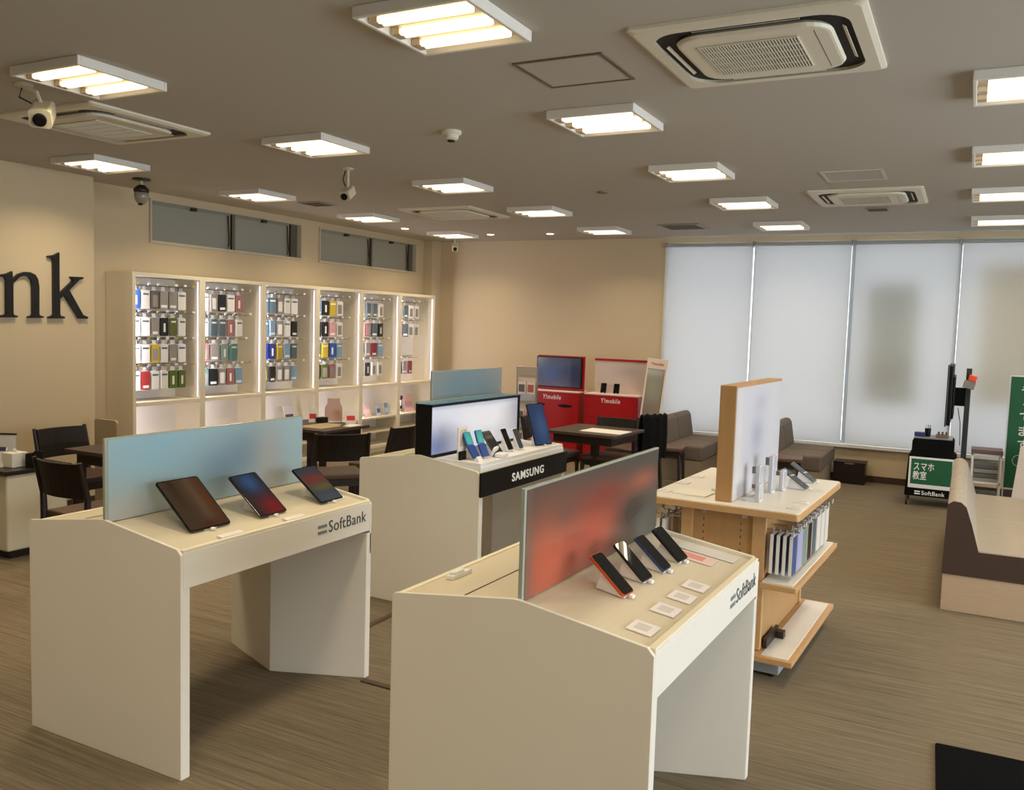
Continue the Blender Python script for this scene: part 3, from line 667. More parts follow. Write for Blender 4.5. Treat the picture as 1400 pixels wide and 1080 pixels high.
phs = [(-0.877, 2.506, -0.121, 0.70, 0.072, 0.163, mat('orange_phone', (210, 84, 40), 0.3, 0.3), 'black phone with an orange edge, nearest of the four on the kiosk'),
       (-0.878, 2.690, -0.086, 0.74, 0.075, 0.155, mat('dark_phone', (34, 34, 38), 0.3, 0.3), 'second phone from the near end of the four-phone kiosk'),
       (-0.863, 2.850, -0.05, 0.72, 0.076, 0.150, mat('navy_phone', (52, 72, 118), 0.3, 0.3), 'phone with a blue edge, third of the four'),
       (-0.853, 3.006, -0.129, 0.72, 0.080, 0.150, mat('black_phone', (26, 26, 28), 0.3, 0.3), 'fourth phone, farthest on the four-phone kiosk')]
for (X, Y, yw, tl, w_, h_, bm, lb) in phs:
    device('smartphone', lb, 'phone', X, Y, surf(X+1.094-0.0)+0.001, yw, tl, w_, h_, bm, GLASSB, 'phones on the near kiosk', 0.009, r=0.012, bez=0.003, slope=0.14)
# price cards and leaflets on the near kiosk
def lay(k, name, label, cat, xl, yl, w_, l_, m_, group=None, rz=0, tk=0.002, printm=None):
    """thing lying on the front (xl>0) or back slope of kiosk k"""
    if xl > 0: z = surf(xl); sl = math.atan2(0.847-0.903, DX-0.033)
    else: z = 0.903+(0.848-0.903)*(0.009-xl)/(DX-0.011); sl = math.atan2(0.055, DX-0.011)
    M = k.matrix_basis @ Matrix.Translation((xl, yl, z+0.0015)) @ Matrix.Rotation(-sl, 4, 'Y') @ Matrix.Rotation(rz, 4, 'Z')
    t = thing(name, label, cat, M.translation, 0, group); t.rotation_euler = M.to_euler()
    MB().box(-w_/2, w_/2, -l_/2, l_/2, 0, tk).build('sheet', m_, t)
    if printm: MB().box(-w_/2*0.6, w_/2*0.5, -l_/2*0.5, l_/2*0.6, tk, tk+0.0005).build('print', printm, t)
    return t
CARD = mat('card_white', (232, 226, 224), 0.35)
INKG = mat('print_grey', (206, 200, 196), 0.5); INKR = mat('print_pink', (216, 140, 132), 0.5)
for i, yl in enumerate((-0.425, -0.235, -0.085, 0.055)):
    lay(k3, 'price_card', 'small white price card by the front edge of the near kiosk, %s' % ['nearest of four', 'second of four', 'third of four', 'farthest of four'][i], 'card', 0.345, yl, 0.075, 0.085, CARD, 'price cards on the near kiosk', printm=INKG, tk=0.003)
lay(k3, 'leaflet', 'pink printed leaflet beside the far phone on the near kiosk', 'leaflet', 0.24, 0.36, 0.16, 0.10, mat('leaflet_pink', (222, 196, 186), 0.4), printm=INKR)
lay(k3, 'leaflet', 'pale grey leaflet at the far end of the near kiosk', 'leaflet', 0.26, 0.47, 0.22, 0.09, mat('leaflet_grey', (206, 204, 196), 0.4), printm=INKG)
for i, (xl, yl) in enumerate(((0.30, -0.02), (0.33, 0.02))): pass
lay(k1, 'price_card', 'thin clear card holder under the leftmost tablet', 'card', 0.385, -0.28, 0.03, 0.12, CARD, 'card holders on the tablet kiosk', tk=0.006)
lay(k1, 'price_card', 'thin clear card holder under the middle tablet', 'card', 0.385, 0.08, 0.03, 0.12, CARD, 'card holders on the tablet kiosk', tk=0.006)
lay(k1, 'charging_cable', 'small coiled white cable beside the rightmost tablet', 'cable', 0.30, 0.46, 0.05, 0.07, PLASTW, tk=0.006)
# on the back slope of the near kiosk: a white clip and a phone on its stand
t = lay(k3, 'charging_plug', 'small white charging plug lying on the back slope of the near kiosk', 'plug', -0.36, -0.29, 0.035, 0.11, PLASTW, tk=0.012)
MB().rrect(-0.014, 0.014, -0.04, 0.02, 0.008, 0.012, 0.022).build('plug_body', PLASTW, t, bevel=0.003)
device('smartphone', 'white phone seen edge-on behind the orange panel, on the back slope', 'phone', -1.37, 2.83, 0.866, PI+0.1, 0.42, 0.085, 0.16, PLASTW, GLASSB, 'phones behind the orange panel', 0.011, slope=0.12)
device('smartphone', 'light brown phone behind the orange panel near its far end', 'phone', -1.36, 3.03, 0.868, PI+0.1, 0.70, 0.075, 0.16, mat('bronze_phone', (150, 124, 96), 0.3, 0.4), GLASSB, 'phones behind the orange panel', 0.009, slope=0.12)
# ---- the lightbox kiosk
fb = MB().box(DX+0.0005, DX+0.014, -0.570, 0.575, 0.712, 0.852).build('black_fascia', BLACK, k2, bevel=0.002); fb['label'] = 'black board reading SAMSUNG in white'
text('fascia_lettering', 'SAMSUNG', mat('fascia_white', (236, 236, 236), 0.4, emit=0.15, var=0), fb, (DX+0.0142, -0.205, 0.753), (0, 1, 0), (0, 0, 1), 0.425, 0.052, 0.002, bold=0.022, sc=1.14)
T2 = k2.matrix_basis
t = thing('device_tray', 'thick white raised tray holding phones in front of the glowing screen', 'tray', k2.location, R(-1.1))
MB().prism([(0.175, 0.8805), (0.40, 0.8490), (0.407, 0.8575), (0.426, 0.8575), (0.426, 0.880), (0.175, 0.890)], -0.548, 0.548, 'y').prism([(0.10, 0.8915), (0.175, 0.881), (0.175, 0.880), (0.422, 0.880), (0.422, 0.903), (0.10, 0.903)], -0.545, 0.545, 'y').build('slab', PLASTW, t, bevel=0.004)
t = thing('lit_screen', 'black-framed lightbox glowing pale blue, behind the phones on the SAMSUNG kiosk', 'lightbox', k2.location, R(-1.1))
LBX = print_mat('lightbox_face', (196, 202, 222), [(0.1, 1.1, 0.5, 0.12, (224, 228, 240), .9), (-0.5, 0.96, 0.25, 0.12, (92, 108, 160), .9), (0.5, 1.1, 0.1, 0.2, (150, 146, 160), .6)], 0.3, 0.34)
MB().box(-0.03, 0.085, -0.551, 0.53, 0.904, 0.918).prism([(0.085, 0.8935), (0.19, 0.8788), (0.19, 0.888), (0.085, 0.905)], -0.551, -0.546, 'y').box(-0.03, 0.085, -0.551, -0.545, 0.918, 1.205).box(-0.03, 0.092, 0.515, 0.53, 0.918, 1.205).box(-0.03, 0.095, -0.555, 0.53, 1.205, 1.216).build('frame', BLACK, t, bevel=0.002)
MB().box(-0.028, -0.02, -0.545, 0.515, 0.918, 1.205).build('back', mat('blue_back', (70, 130, 160), 0.4), t)
MB().box(0.070, 0.080, -0.545, 0.515, 0.918, 1.198).build('screen', LBX, t)
MB().box(-0.030, 0.075, -0.555, 0.52, 1.2165, 1.219).build('top_strip', mat('blue_top', (96, 146, 172), 0.3), t)
MB().box(-0.045, -0.031, -0.53, 0.50, 0.93, 1.225).build('rear_glass', GLE, t)
def onk2(xl, yl, z): v = T2 @ Vector((xl, yl, z)); return v.x, v.y, v.z
TZ = 0.9035
FBLUE = mat('folding_phone_blue', (52, 84, 160), 0.25, 0.2, var=0); FT = scr2('flip_screen', (60, 160, 166), [(0, 0.1, 0.03, 0.04, (84, 190, 190), .8)])
sp = dict(group='phones in front of the glowing screen')
for i, (X, Y, tl, lb) in enumerate(((-2.511, 4.407, 0.98, 'blue folding phone with a teal upper screen, left of the pair'), (-2.495, 4.493, 1.08, 'blue folding phone with a teal upper screen, right of the pair'))):
    tt = thing('folding_phone', lb, 'phone', (X, Y, TZ), -0.05, sp['group'])
    u = Vector((-math.cos(tl), 0, math.sin(tl))); M = Matrix((Vector((0, 1, 0)), u, Vector((0, 1, 0)).cross(u))).transposed().to_4x4(); M.translation = (0, 0, 0.012)
    lo = MB().prism(rrect_pts(0.074, 0.085, 0.01), -0.009, 0, 'z', M).build('lower_half', FBLUE, tt, bevel=0.0015)
    M3 = M @ Matrix.Translation((0, 0.086, 0)) @ Matrix.Rotation(R(10), 4, 'X')
    hi = MB().prism(rrect_pts(0.074, 0.080, 0.01), -0.009, 0, 'z', M3).build('upper_half', FBLUE, tt, bevel=0.0015)
    MB().prism(rrect_pts(0.066, 0.074, 0.008), 0.0001, 0.0008, 'z', M3 @ Matrix.Translation((0, 0.003, 0))).build('screen', FT, hi)
    MB().prism([(-0.09, 0.002), (-0.006, 0.002), (-0.008, 0.010), (-0.055, 0.075), (-0.065, 0.073)], -0.02, 0.02, 'y').build('stand', PLASTW, tt, bevel=0.002)
device('smartphone', 'dark grey phone leaning back, between the blue pair and the slim pair', 'phone', -2.476, 4.622, TZ, -0.03, 0.90, 0.105, 0.172, mat('graphite_phone', (66, 64, 62), 0.35, 0.3), scr2('graphite_screen', (44, 44, 42), [(0, 0.11, 0.05, 0.01, (120, 116, 110), .6)]), sp['group'])
device('smartphone', 'black phone with a white edge, left of the slim upright pair', 'phone', -2.51, 4.835, TZ, -0.02, 1.10, 0.076, 0.150, PLASTW, GLASSB, sp['group'], r=0.010, bez=0.004)
device('smartphone', 'black phone with a white edge, right of the slim upright pair', 'phone', -2.488, 4.938, TZ, 0.04, 1.14, 0.072, 0.140, PLASTW, GLASSB, sp['group'], r=0.010, bez=0.004)
device('tablet', 'tall tablet with a dark blue screen at the far end of the SAMSUNG kiosk', 'tablet', -2.455, 5.20, TZ, -0.25, 1.22, 0.17, 0.285, TB, scr2('tablet_blue', (40, 60, 104), [(0.02, 0.12, 0.06, 0.1, (64, 92, 146), .8)]), None, 0.008, stand=True, r=0.012)
t = thing('info_stand', 'white spec card in a black holder, leftmost in front of the glowing screen', 'sign', (-2.60, 4.375, 0.888), 0)
MB().box(-0.03, 0.03, -0.05, 0.07, 0, 0.012).box(0.010, 0.024, -0.05, 0.07, 0.012, 0.065).build('holder', BLACK, t, bevel=0.002)
MB().box(-0.004, 0.004, -0.045, 0.06, 0.012, 0.205).build('card', PAPER, t); MB().box(0.0042, 0.005, -0.03, 0.045, 0.09, 0.19).build('print', print_mat('card_print', (214, 206, 196), [(0.03, 0.17, 0.015, 0.015, (120, 170, 200), .9), (0.0, 0.13, 0.012, 0.03, (80, 78, 80), .7), (-0.02, 0.12, 0.01, 0.04, (180, 120, 90), .6)], 0.4), t)
t = thing('earbud_case', 'small open white earbud case in front of the phones on the raised tray', 'earbuds', (-2.455, 4.60, TZ), 0.2)
MB().rrect(-0.032, 0.032, -0.05, 0.05, 0.02, 0, 0.024).build('base', PLASTW, t, bevel=0.006); MB().rrect(-0.03, 0.03, -0.048, 0.048, 0.02, 0, 0.012, 'z', Matrix.Translation((-0.035, 0, 0.03)) @ Matrix.Rotation(R(-70), 4, 'Y')).build('lid', PLASTW, t, bevel=0.004)
t = thing('price_block', 'white folded price block left of the blue folding phones', 'card', (-2.475, 4.36, TZ), 0)
MB().prism([(-0.02, 0), (0.02, 0), (0.0, 0.03)], -0.025, 0.025, 'y').build('card', CARD, t)
t = thing('charger_puck', 'small grey disc charger beside the tall blue tablet', 'charger', (-2.465, 5.335, TZ), 0)
MB().lathe([(0.03, 0), (0.032, 0.004), (0.026, 0.008)], 18).build('disc', METAL, t)

# ================================================================ OAK GONDOLA
G = thing('display_gondola', 'oak double-sided display unit with tall header, behind the near kiosk', 'display unit', (-1.0175, 4.797, 0), R(-2.5))
gw, gl = 0.3875, 0.56
MB().rrect(-gw, gw, -gl, gl, 0.02, 0.812, 0.846).build('tabletop', OAK, G, bevel=0.003)
MB().rrect(-gw+0.006, gw-0.006, -gl+0.006, gl-0.006, 0.016, 0.846, 0.850).build('white_surface', mat('white_top', (232, 226, 212), 0.3), G)
hd = MB().box(-0.043, 0.040, -0.48, 0.47, 0.850, 1.432).build('header', OAKD, G, bevel=0.003)
HP = print_mat('header_print', (196, 196, 206), [(-0.05, 1.15, 0.13, 0.10, (146, 152, 178), .7), (0.0, 1.32, 0.12, 0.05, (170, 172, 190), .7), (0.3, 1.2, 0.1, 0.3, (200, 200, 208), .8), (-0.4, 1.1, 0.05, 0.4, (212, 206, 202), .8)], 0.3)
MB().box(0.0402, 0.0415, -0.472, 0.462, 0.852, 1.420).build('graphic', HP, hd)
MB().box(-0.0445, -0.0432, -0.472, 0.462, 0.852, 1.420).build('graphic', mat('header_back', (214, 212, 208), 0.4), hd)
# core: two end walls with posts and slotted panel
for sgn in (-1, 1):
    y0, y1 = (-0.475, -0.44) if sgn < 0 else (0.44, 0.475)
    for xa, xb in ((-0.215, -0.155), (0.150, 0.215)): MB().box(xa, xb, y0, y1, 0.13, 0.812).build('post', OAK, G, bevel=0.002)
for ya in (-0.462, 0.452): MB().box(-0.155, 0.150, ya, ya+0.010, 0.13, 0.812).build('end_panel', OAKD, G)
for xa in (0.190, -0.205): MB().box(xa, xa+0.015, -0.44, 0.44, 0.13, 0.812).build('side_panel', OAKD, G)
s_ = MB()
for x in (-0.10, 0.09):
    for k in range(14): s_.box(x-0.002, x+0.002, -0.4635, -0.462, 0.30+k*0.034, 0.312+k*0.034)
s_.build('slot_strip', DKM, G)
for xa in (0.095, -0.115): MB().box(xa, xa+0.028, -0.47, -0.4621, 0.778, 0.802).build('bracket', METAL, G)
WM = mat('white_mat', (226, 224, 218), 0.4)
for sg in (1, -1):
    a, b_ = (0.215, gw) if sg > 0 else (-gw, -0.215)
    sh = MB().box(a, b_, -0.545, 0.55, 0.462, 0.488).build('shelf', OAK, G, bevel=0.002)
    MB().box(a+0.008*(sg > 0) + 0.02*(sg < 0), b_-0.02*(sg > 0)-0.008*(sg < 0), -0.525, 0.53, 0.488, 0.494).build('shelf_mat', WM, sh)
bs = MB().box(-gw, gw, -0.545, 0.55, 0.098, 0.125).build('base_shelf', OAK, G, bevel=0.002)
MB().box(0.235, gw-0.025, -0.52, 0.52, 0.125, 0.129).build('shelf_mat', WM, bs)
MB().box(-0.31, 0.31, -0.46, 0.46, 0.018, 0.098).build('plinth', GREY, G, bevel=0.003)
for x in (-0.27, 0.27):
    for y in (-0.43, 0.43): MB().lathe([(0.018, 0), (0.02, 0.01), (0.014, 0.018)], 14, (x, y)).build('foot', DKM, G)
t = thing('shelf_bracket', 'dark metal display arm lying on the bottom oak shelf', 'bracket', (-0.80, 4.52, 0.1305), R(-2.5))
MB().box(-0.010, 0.010, -0.16, 0.10, 0.0, 0.045).box(0.010, 0.05, 0.02, 0.07, 0, 0.035).build('arm', DKM, t, bevel=0.002)
# hooks and the packs hanging from them, right side then left side
pc = ['blue', 'lavender', 'mint', 'black', 'slate', 'white', 'white', 'white']
PM['lavender'] = mat('pack_lavender', (168, 168, 214), 0.35)
cnames = dict(slate='slate grey')
def gpack(colr):
    key = ('g', colr)
    if key in cards: return copy_tree(cards[key])
    t = thing('phone_case_box', 'x', 'phone case box', (0, 0, 0))
    MB().box(-0.008, 0.008, -0.046, 0.046, -0.205, -0.012).build('box', PAPER, t, bevel=0.001)
    MB().box(0.0082, 0.0095, -0.045, 0.045, -0.204, -0.013).build('front_print', PM[colr], t)
    MB().box(-0.0095, -0.0082, -0.045, 0.045, -0.204, -0.013).build('back_print', PM['navy' if colr not in ('grey', 'darkgrey') else 'white'], t)
    MB().box(-0.001, 0.001, -0.014, 0.014, -0.012, 0.012).build('hang_tab', PCLR, t)
    cards[key] = t
    return t
GM = G.matrix_basis
for k in range(8):
    y = -0.43+k*0.118; hz = 0.735
    for sg in ((1, -1) if k in (0, 1, 2, 4) else (1,)):
        MB().tube([(sg*0.205, y, hz), (sg*0.365, y, hz), (sg*0.375, y, hz+0.015)], 0.003, 6).build('hook', CHROME, G)
        MB().box(sg*0.374-0.001, sg*0.374+0.001, y-0.02, y+0.02, hz+0.010, hz+0.035).build('price_tag', PCLR, G)
        nn = 4 if (k == 0 and sg > 0) else 2
        for q in range(nn):
            p = gpack(pc[k] if sg > 0 else ['grey', 'darkgrey', 'grey', 'grey', 'black'][k]); v = GM @ Vector((sg*(0.340-q*0.031), y, hz-0.005)); p.location = v; p.rotation_euler = (0, 0, R(-2.5) + (0 if sg > 0 else PI))
            where = ['outermost', 'second from the outside', 'third from the outside', 'innermost'][q] if nn == 4 else ['outer', 'inner'][q]
            tag(p, '%s phone case box, %s, %s hook, %s side of oak unit' % (cnames.get(pc[k], pc[k]) if sg > 0 else 'grey', where, ['first', 'second', 'third', 'fourth', 'fifth', 'sixth', 'seventh', 'last'][k], 'right' if sg > 0 else 'left'), 'phone case box', 'phone case boxes hanging on the oak unit')
# devices on the gondola: handset boxes standing, two phones on wedge stands
def ong(xl, yl, z=0.8505): v = GM @ Vector((xl, yl, z)); return (v.x, v.y, v.z)
GBX = mat('handset_silver', (206, 208, 214), 0.35, 0.2)
for i, (xl, yl, hh, lb) in enumerate(((0.115, -0.25, 0.17, 'tall white phone seen from its edge, nearest on the oak table'), (0.145, -0.36, 0.09, 'short silver phone standing in front of the tall white ones on the oak table'), (0.135, -0.06, 0.20, 'tallest white phone seen from its edge on the oak table'), (0.17, 0.04, 0.11, 'white phone seen edge-on, farthest of the upright group on the oak table'))):
    t = thing('smartphone', lb, 'phone', ong(xl, yl), R(-2.5), 'upright phones on the oak table')
    MB().rrect(-0.012, 0.012, -0.036, 0.036, 0.006, 0.006, hh).build('body', GBX, t, bevel=0.003)
    MB().box(0.0122, 0.0130, -0.032, 0.032, 0.012, hh-0.006).build('screen', mat('pale_screen', (182, 184, 196), 0.2), t)
    MB().box(-0.04, 0.012, -0.03, 0.03, 0, 0.006).build('foot', PLASTW, t, bevel=0.002)
    MB().box(-0.036, -0.012, -0.012, 0.012, hh*0.72, hh*0.93).build('camera_bump', mat('camera_grey', (120, 122, 128), 0.3), t, bevel=0.002)
for i, (xl, yl, lb) in enumerate(((0.235, 0.14, 'dark grey phone leaning on a clear wedge, nearer of two on the oak table'), (0.225, 0.40, 'dark grey phone leaning on a clear wedge, farther of two on the oak table'))):
    v = ong(xl, yl)
    device('smartphone', lb, 'phone', v[0]+0.05, v[1], v[2], R(-2.5), 0.60, 0.078, 0.165, mat('grey_phone', (98, 100, 106), 0.3, 0.3), GLASSB, 'leaning phones on the oak table', 0.009)
for i, (xl, yl, lb) in enumerate(((0.335, -0.42, 'nearest small card lying at the right front of the oak table'), (0.33, -0.25, 'second small card lying along the right edge of the oak table'), (0.33, 0.16, 'far small card lying along the right edge of the oak table'), (-0.34, -0.40, 'small card at the left near corner of the oak table'), (-0.34, -0.10, 'small card halfway along the left edge of the oak table'), (-0.34, 0.15, 'far small card along the left edge of the oak table'))):
    t = thing('price_card', lb, 'card', ong(xl, yl), R(-2.5), 'small cards on the oak table')
    MB().box(-0.035, 0.035, -0.03, 0.03, 0, 0.003).build('sheet', CARD, t); MB().box(-0.02, 0.02, 0.005, 0.02, 0.003, 0.0035).build('print', INKG, t)
t = thing('leaflet', 'open white booklet on the left of the oak table beside the header', 'leaflet', ong(-0.19, -0.36), R(-6))
MB().box(-0.09, 0.09, -0.08, 0.08, 0, 0.006).build('pages', PAPER, t)
t = thing('smartphone', 'black and grey phone on a stand left of the oak header', 'phone', ong(-0.11, -0.20), R(175), 'upright phones on the oak table')
MB().rrect(-0.006, 0.006, -0.036, 0.036, 0.005, 0.01, 0.14, 'z', Matrix.Rotation(R(-18), 4, 'Y')).build('body', mat('grey_phone'), t); MB().box(-0.03, 0.03, -0.025, 0.025, 0, 0.012).build('foot', PLASTW, t, bevel=0.002)
t = thing('smartphone', 'small black phone tilted on the left of the oak header, farther back', 'phone', ong(-0.12, 0.02), R(175), 'upright phones on the oak table')
MB().rrect(-0.006, 0.006, -0.036, 0.036, 0.005, 0.01, 0.13, 'z', Matrix.Rotation(R(-35), 4, 'Y')).build('body', BLACK, t); MB().box(-0.03, 0.03, -0.025, 0.025, 0, 0.012).build('foot', PLASTW, t, bevel=0.002)

# ================================================================ TABLES AND CHAIRS
def table(label, x0, x1, y0, y1, z=0.70, rz=0, ped=False):
    cx, cy = (x0+x1)/2, (y0+y1)/2; a, b_ = (x1-x0)/2, (y1-y0)/2
    t = thing('square_table', label, 'table', (cx, cy, 0), rz, 'dark wood square tables')
    MB().box(-a, a, -b_, b_, z-0.028, z).build('tabletop', wood('table_brown', (72, 56, 46), (56, 42, 35), (2, 14, 14), 0.4), t, bevel=0.004)
    MB().box(-a+0.06, a-0.06, -b_+0.06, b_-0.06, z-0.11, z-0.028).build('apron', DARKW, t)
    if ped:
        MB().box(-0.035, 0.035, -0.035, 0.035, 0.03, z-0.11).build('column', DARKW, t, bevel=0.004); MB().box(-0.25, 0.25, -0.03, 0.03, 0, 0.03).box(-0.03, 0.03, -0.25, 0.25, 0, 0.03).build('foot', DARKW, t)
    else:
        for sx in (-1, 1):
            for sy in (-1, 1):
                lx, ly = sx*(a-0.08), sy*(b_-0.08); MB().box(lx-0.025, lx+0.025, ly-0.025, ly+0.025, 0, z-0.11).build('leg', DARKW, t, bevel=0.003)
    return t
table('dark wooden square table in front of the red cabinets', -3.55, -2.82, 7.55, 8.28, rz=R(-3), ped=True)
table('dark wooden square table before the middle display cabinets', -5.78, -5.04, 6.08, 6.75)
table('dark wooden square table at far left behind the blue panel', -5.80, -5.06, 4.09, 4.85)
def chair_proto():
    t = thing('dining_chair', None, 'chair', (0, 0, 0))     # faces +y
    n = 9; L = []
    # curved backrest
    b = MB(); rows = []
    for (z, off) in ((0.56, 0.0), (0.66, -0.015), (0.78, -0.045)):
        front, back = [], []
        for i in range(n):
            x = -0.205+0.41*i/(n-1); yy = -0.20+off-0.045*(1-(x/0.205)**2)
            front.append(b.b.verts.new((x, yy+0.012, z))); back.append(b.b.verts.new((x, yy-0.012, z)))
        rows.append((front, back))
    for (f0, k0), (f1, k1) in zip(rows, rows[1:]):
        for i in range(n-1):
            b.b.faces.new((f0[i], f0[i+1], f1[i+1], f1[i])); b.b.faces.new((k0[i+1], k0[i], k1[i], k1[i+1]))
        b.b.faces.new((f0[0], f1[0], k1[0], k0[0])); b.b.faces.new((f0[-1], k0[-1], k1[-1], f1[-1]))
    for i in range(n-1):
        f, k = rows[-1]; b.b.faces.new((f[i], f[i+1], k[i+1], k[i])); f, k = rows[0]; b.b.faces.new((f[i+1], f[i], k[i], k[i+1]))
    b.build('backrest', mat('dark_leather', (26, 18, 15), 0.5, spec=0.3), t, smooth=False)
    MB().rrect(-0.21, 0.21, -0.20, 0.22, 0.03, 0.40, 0.445).build('seat', mat('brown_seat', (74, 54, 40), 0.5), t, bevel=0.012)
    MB().box(-0.20, 0.20, -0.19, 0.20, 0.345, 0.40).build('seat_frame', DARKW, t)
    for sx in (-1, 1):
        MB().tube([(sx*0.20, -0.24, 0.0), (sx*0.205, -0.20, 0.40), (sx*0.212, -0.20, 0.56), (sx*0.214, -0.255, 0.79)], [0.017, 0.022, 0.02, 0.014], 8).build('leg', DARKW, t)
        MB().tube([(sx*0.19, 0.20, 0.0), (sx*0.19, 0.19, 0.36)], [0.016, 0.022], 8).build('leg', DARKW, t)
    return t
CP = chair_proto()
chs = [(-4.90, 3.66, 0, 'dark chair with its back to the camera beside the left counter'), (-6.06, 4.42, -90, 'dark chair on the far side of the far left table by the beige wall'),
       (-4.60, 5.71, 50, 'dark chair with its back to the camera at the table before the cabinets'), (-4.58, 6.32, 90, 'dark chair showing its backrest just left of the glowing screen kiosk'),
       (-3.12, 8.10, 180, 'dark chair behind the table by the red cabinets'), (-3.66, 7.95, -90, 'dark chair on the left of the table by the red cabinets'), (-3.10, 8.76, 68, 'chair under a black coat beside the taupe sofa')]
for i, (x, y, a, lb) in enumerate(chs):
    o = CP if i == 0 else copy_tree(CP); o.location = (x, y, 0); o.rotation_euler = (0, 0, R(a)); tag(o, lb, 'chair', 'dark wooden chairs')
t = thing('draped_coat', 'black coat hung over the chair back beside the taupe sofa', 'coat', (-3.10, 8.76, 0), R(68))
b = MB()
prof = [(-0.245, 0.44), (-0.225, 0.60), (-0.262, 0.80), (-0.275, 0.825), (-0.300, 0.80), (-0.31, 0.60), (-0.30, 0.36)]
prev = None
for i in range(13):
    x = -0.20+0.40*i/12; wv = 0.008*math.sin(i*1.7); cur = -0.045*(1-(x/0.205)**2)
    A = [b.b.verts.new((x, p[0]+cur+(wv if q > 3 else 0)-0.0, p[1]+0.01*math.sin(i*2.3+q))) for q, p in enumerate(prof)]
    if prev:
        for q in range(len(prof)-1): b.b.faces.new((prev[q], A[q], A[q+1], prev[q+1]))
    prev = A
o = b.build('cloth', MATTEB, t); sm = o.modifiers.new('thick', 'SOLIDIFY'); sm.thickness = 0.008
# stools
def stool(x, y, rz, label, w_=0.34, h_=0.42):
    t = thing('wooden_stool', label, 'stool', (x, y, 0), rz, 'low stools by the sofas')
    MB().box(-w_/2, w_/2, -w_/2, w_/2, h_-0.04, h_).build('seat', mat('stool_brown', (92, 68, 56), 0.5), t, bevel=0.01)
    MB().box(-w_/2+0.02, w_/2-0.02, -w_/2+0.02, w_/2-0.02, h_-0.10, h_-0.04).build('seat_frame', DARKW, t)
    for sx in (-1, 1):
        for sy in (-1, 1): MB().tube([(sx*(w_/2-0.02), sy*(w_/2-0.02), 0), (sx*(w_/2-0.035), sy*(w_/2-0.035), h_-0.08)], [0.014, 0.019], 8).build('leg', DARKW, t)
stool(-2.86, 9.28, R(8), 'dark low stool in front of the left taupe sofa')
stool(-1.62, 9.32, R(8), 'dark low stool in front of the right taupe sofa')

def sofa(label, x0, x1, y0, y1, n=2):
    t = thing('sofa', label, 'sofa', (0, 0, 0), 0, 'taupe sofas by the blinds')
    L = (y1-y0)/n
    for k in range(n):
        a, b_ = y0+k*L, y0+(k+1)*L
        MB().box(x0+0.13, x1, a+0.003, b_-0.003, 0.24, 0.41).build('seat_cushion', TAUPE, t, bevel=0.025, seg=3)
        MB().prism([(x0, 0.24), (x0+0.14, 0.24), (x0+0.14, 0.42), (x0+0.10, 0.66), (x0+0.07, 0.70), (x0+0.01, 0.70), (x0, 0.67)], a+0.003, b_-0.003, 'y').build('back_cushion', TAUPE, t, bevel=0.015, seg=3)
    MB().box(x0+0.03, x1-0.03, y0+0.02, y1-0.02, 0.0, 0.24).build('plinth', mat('sofa_plinth', (152, 134, 110), 0.5), t)
sofa('taupe sofa beside the white sign stand, its back to the red cabinets', -3.12, -2.55, 9.52, 10.66)
sofa('taupe sofa right of the oak header, in front of the second blind', -1.90, -1.30, 9.60, 10.66)
# the long bench at the right
t = thing('long_bench', 'long beige and brown bench with oak-look plinth, cut by the right edge', 'bench', (0, 0, 0), 0)
bx0, by0 = -0.062, 6.015
for k in range(4):
    a, b_ = by0+k*0.56, by0+(k+1)*0.56
    MB().prism([(bx0+0.14, 0.385), (bx0+0.155, 0.235), (0.68, 0.235), (0.70, 0.25), (0.70, 0.385), (0.685, 0.40), (bx0+0.16, 0.402)], a+0.006, b_-0.006, 'y').build('seat_cushion', BEIGEF, t, bevel=0.014, seg=3)
    MB().prism([(bx0, 0.235), (bx0+0.165, 0.235), (bx0+0.195, 0.39), (bx0+0.150, 0.55), (bx0+0.115, 0.66), (bx0+0.085, 0.69), (bx0+0.04, 0.695), (bx0+0.008, 0.67)], a+0.006, b_-0.006, 'y').build('back_cushion', BEIGEF, t, bevel=0.014, seg=3)
sd = MB()
sd.prism([(bx0-0.001, 0.232), (bx0+0.165, 0.232), (bx0+0.196, 0.39), (bx0+0.150, 0.552), (bx0+0.113, 0.660), (bx0+0.083, 0.688), (bx0+0.04, 0.692), (bx0+0.008, 0.668)], by0-0.004, by0+0.003, 'y')
sd.prism([(bx0+0.196, 0.39), (bx0+0.165, 0.232), (0.702, 0.232), (0.702, 0.385), (0.685, 0.397)], by0-0.003, by0+0.003, 'y')
sd.build('side_panel', mat('dark_brown_vinyl', (66, 48, 38), 0.55), t)
MB().box(0.7005, 0.705, by0, by0+2.24, 0.235, 0.38).build('front_panel', mat('dark_brown_vinyl'), t)
MB().box(bx0+0.006, 0.69, by0+0.004, by0+2.23, 0.0, 0.233).build('plinth', wood('plinth_wood', (192, 168, 140), (180, 154, 126), (3, 3, 20)), t, bevel=0.002)

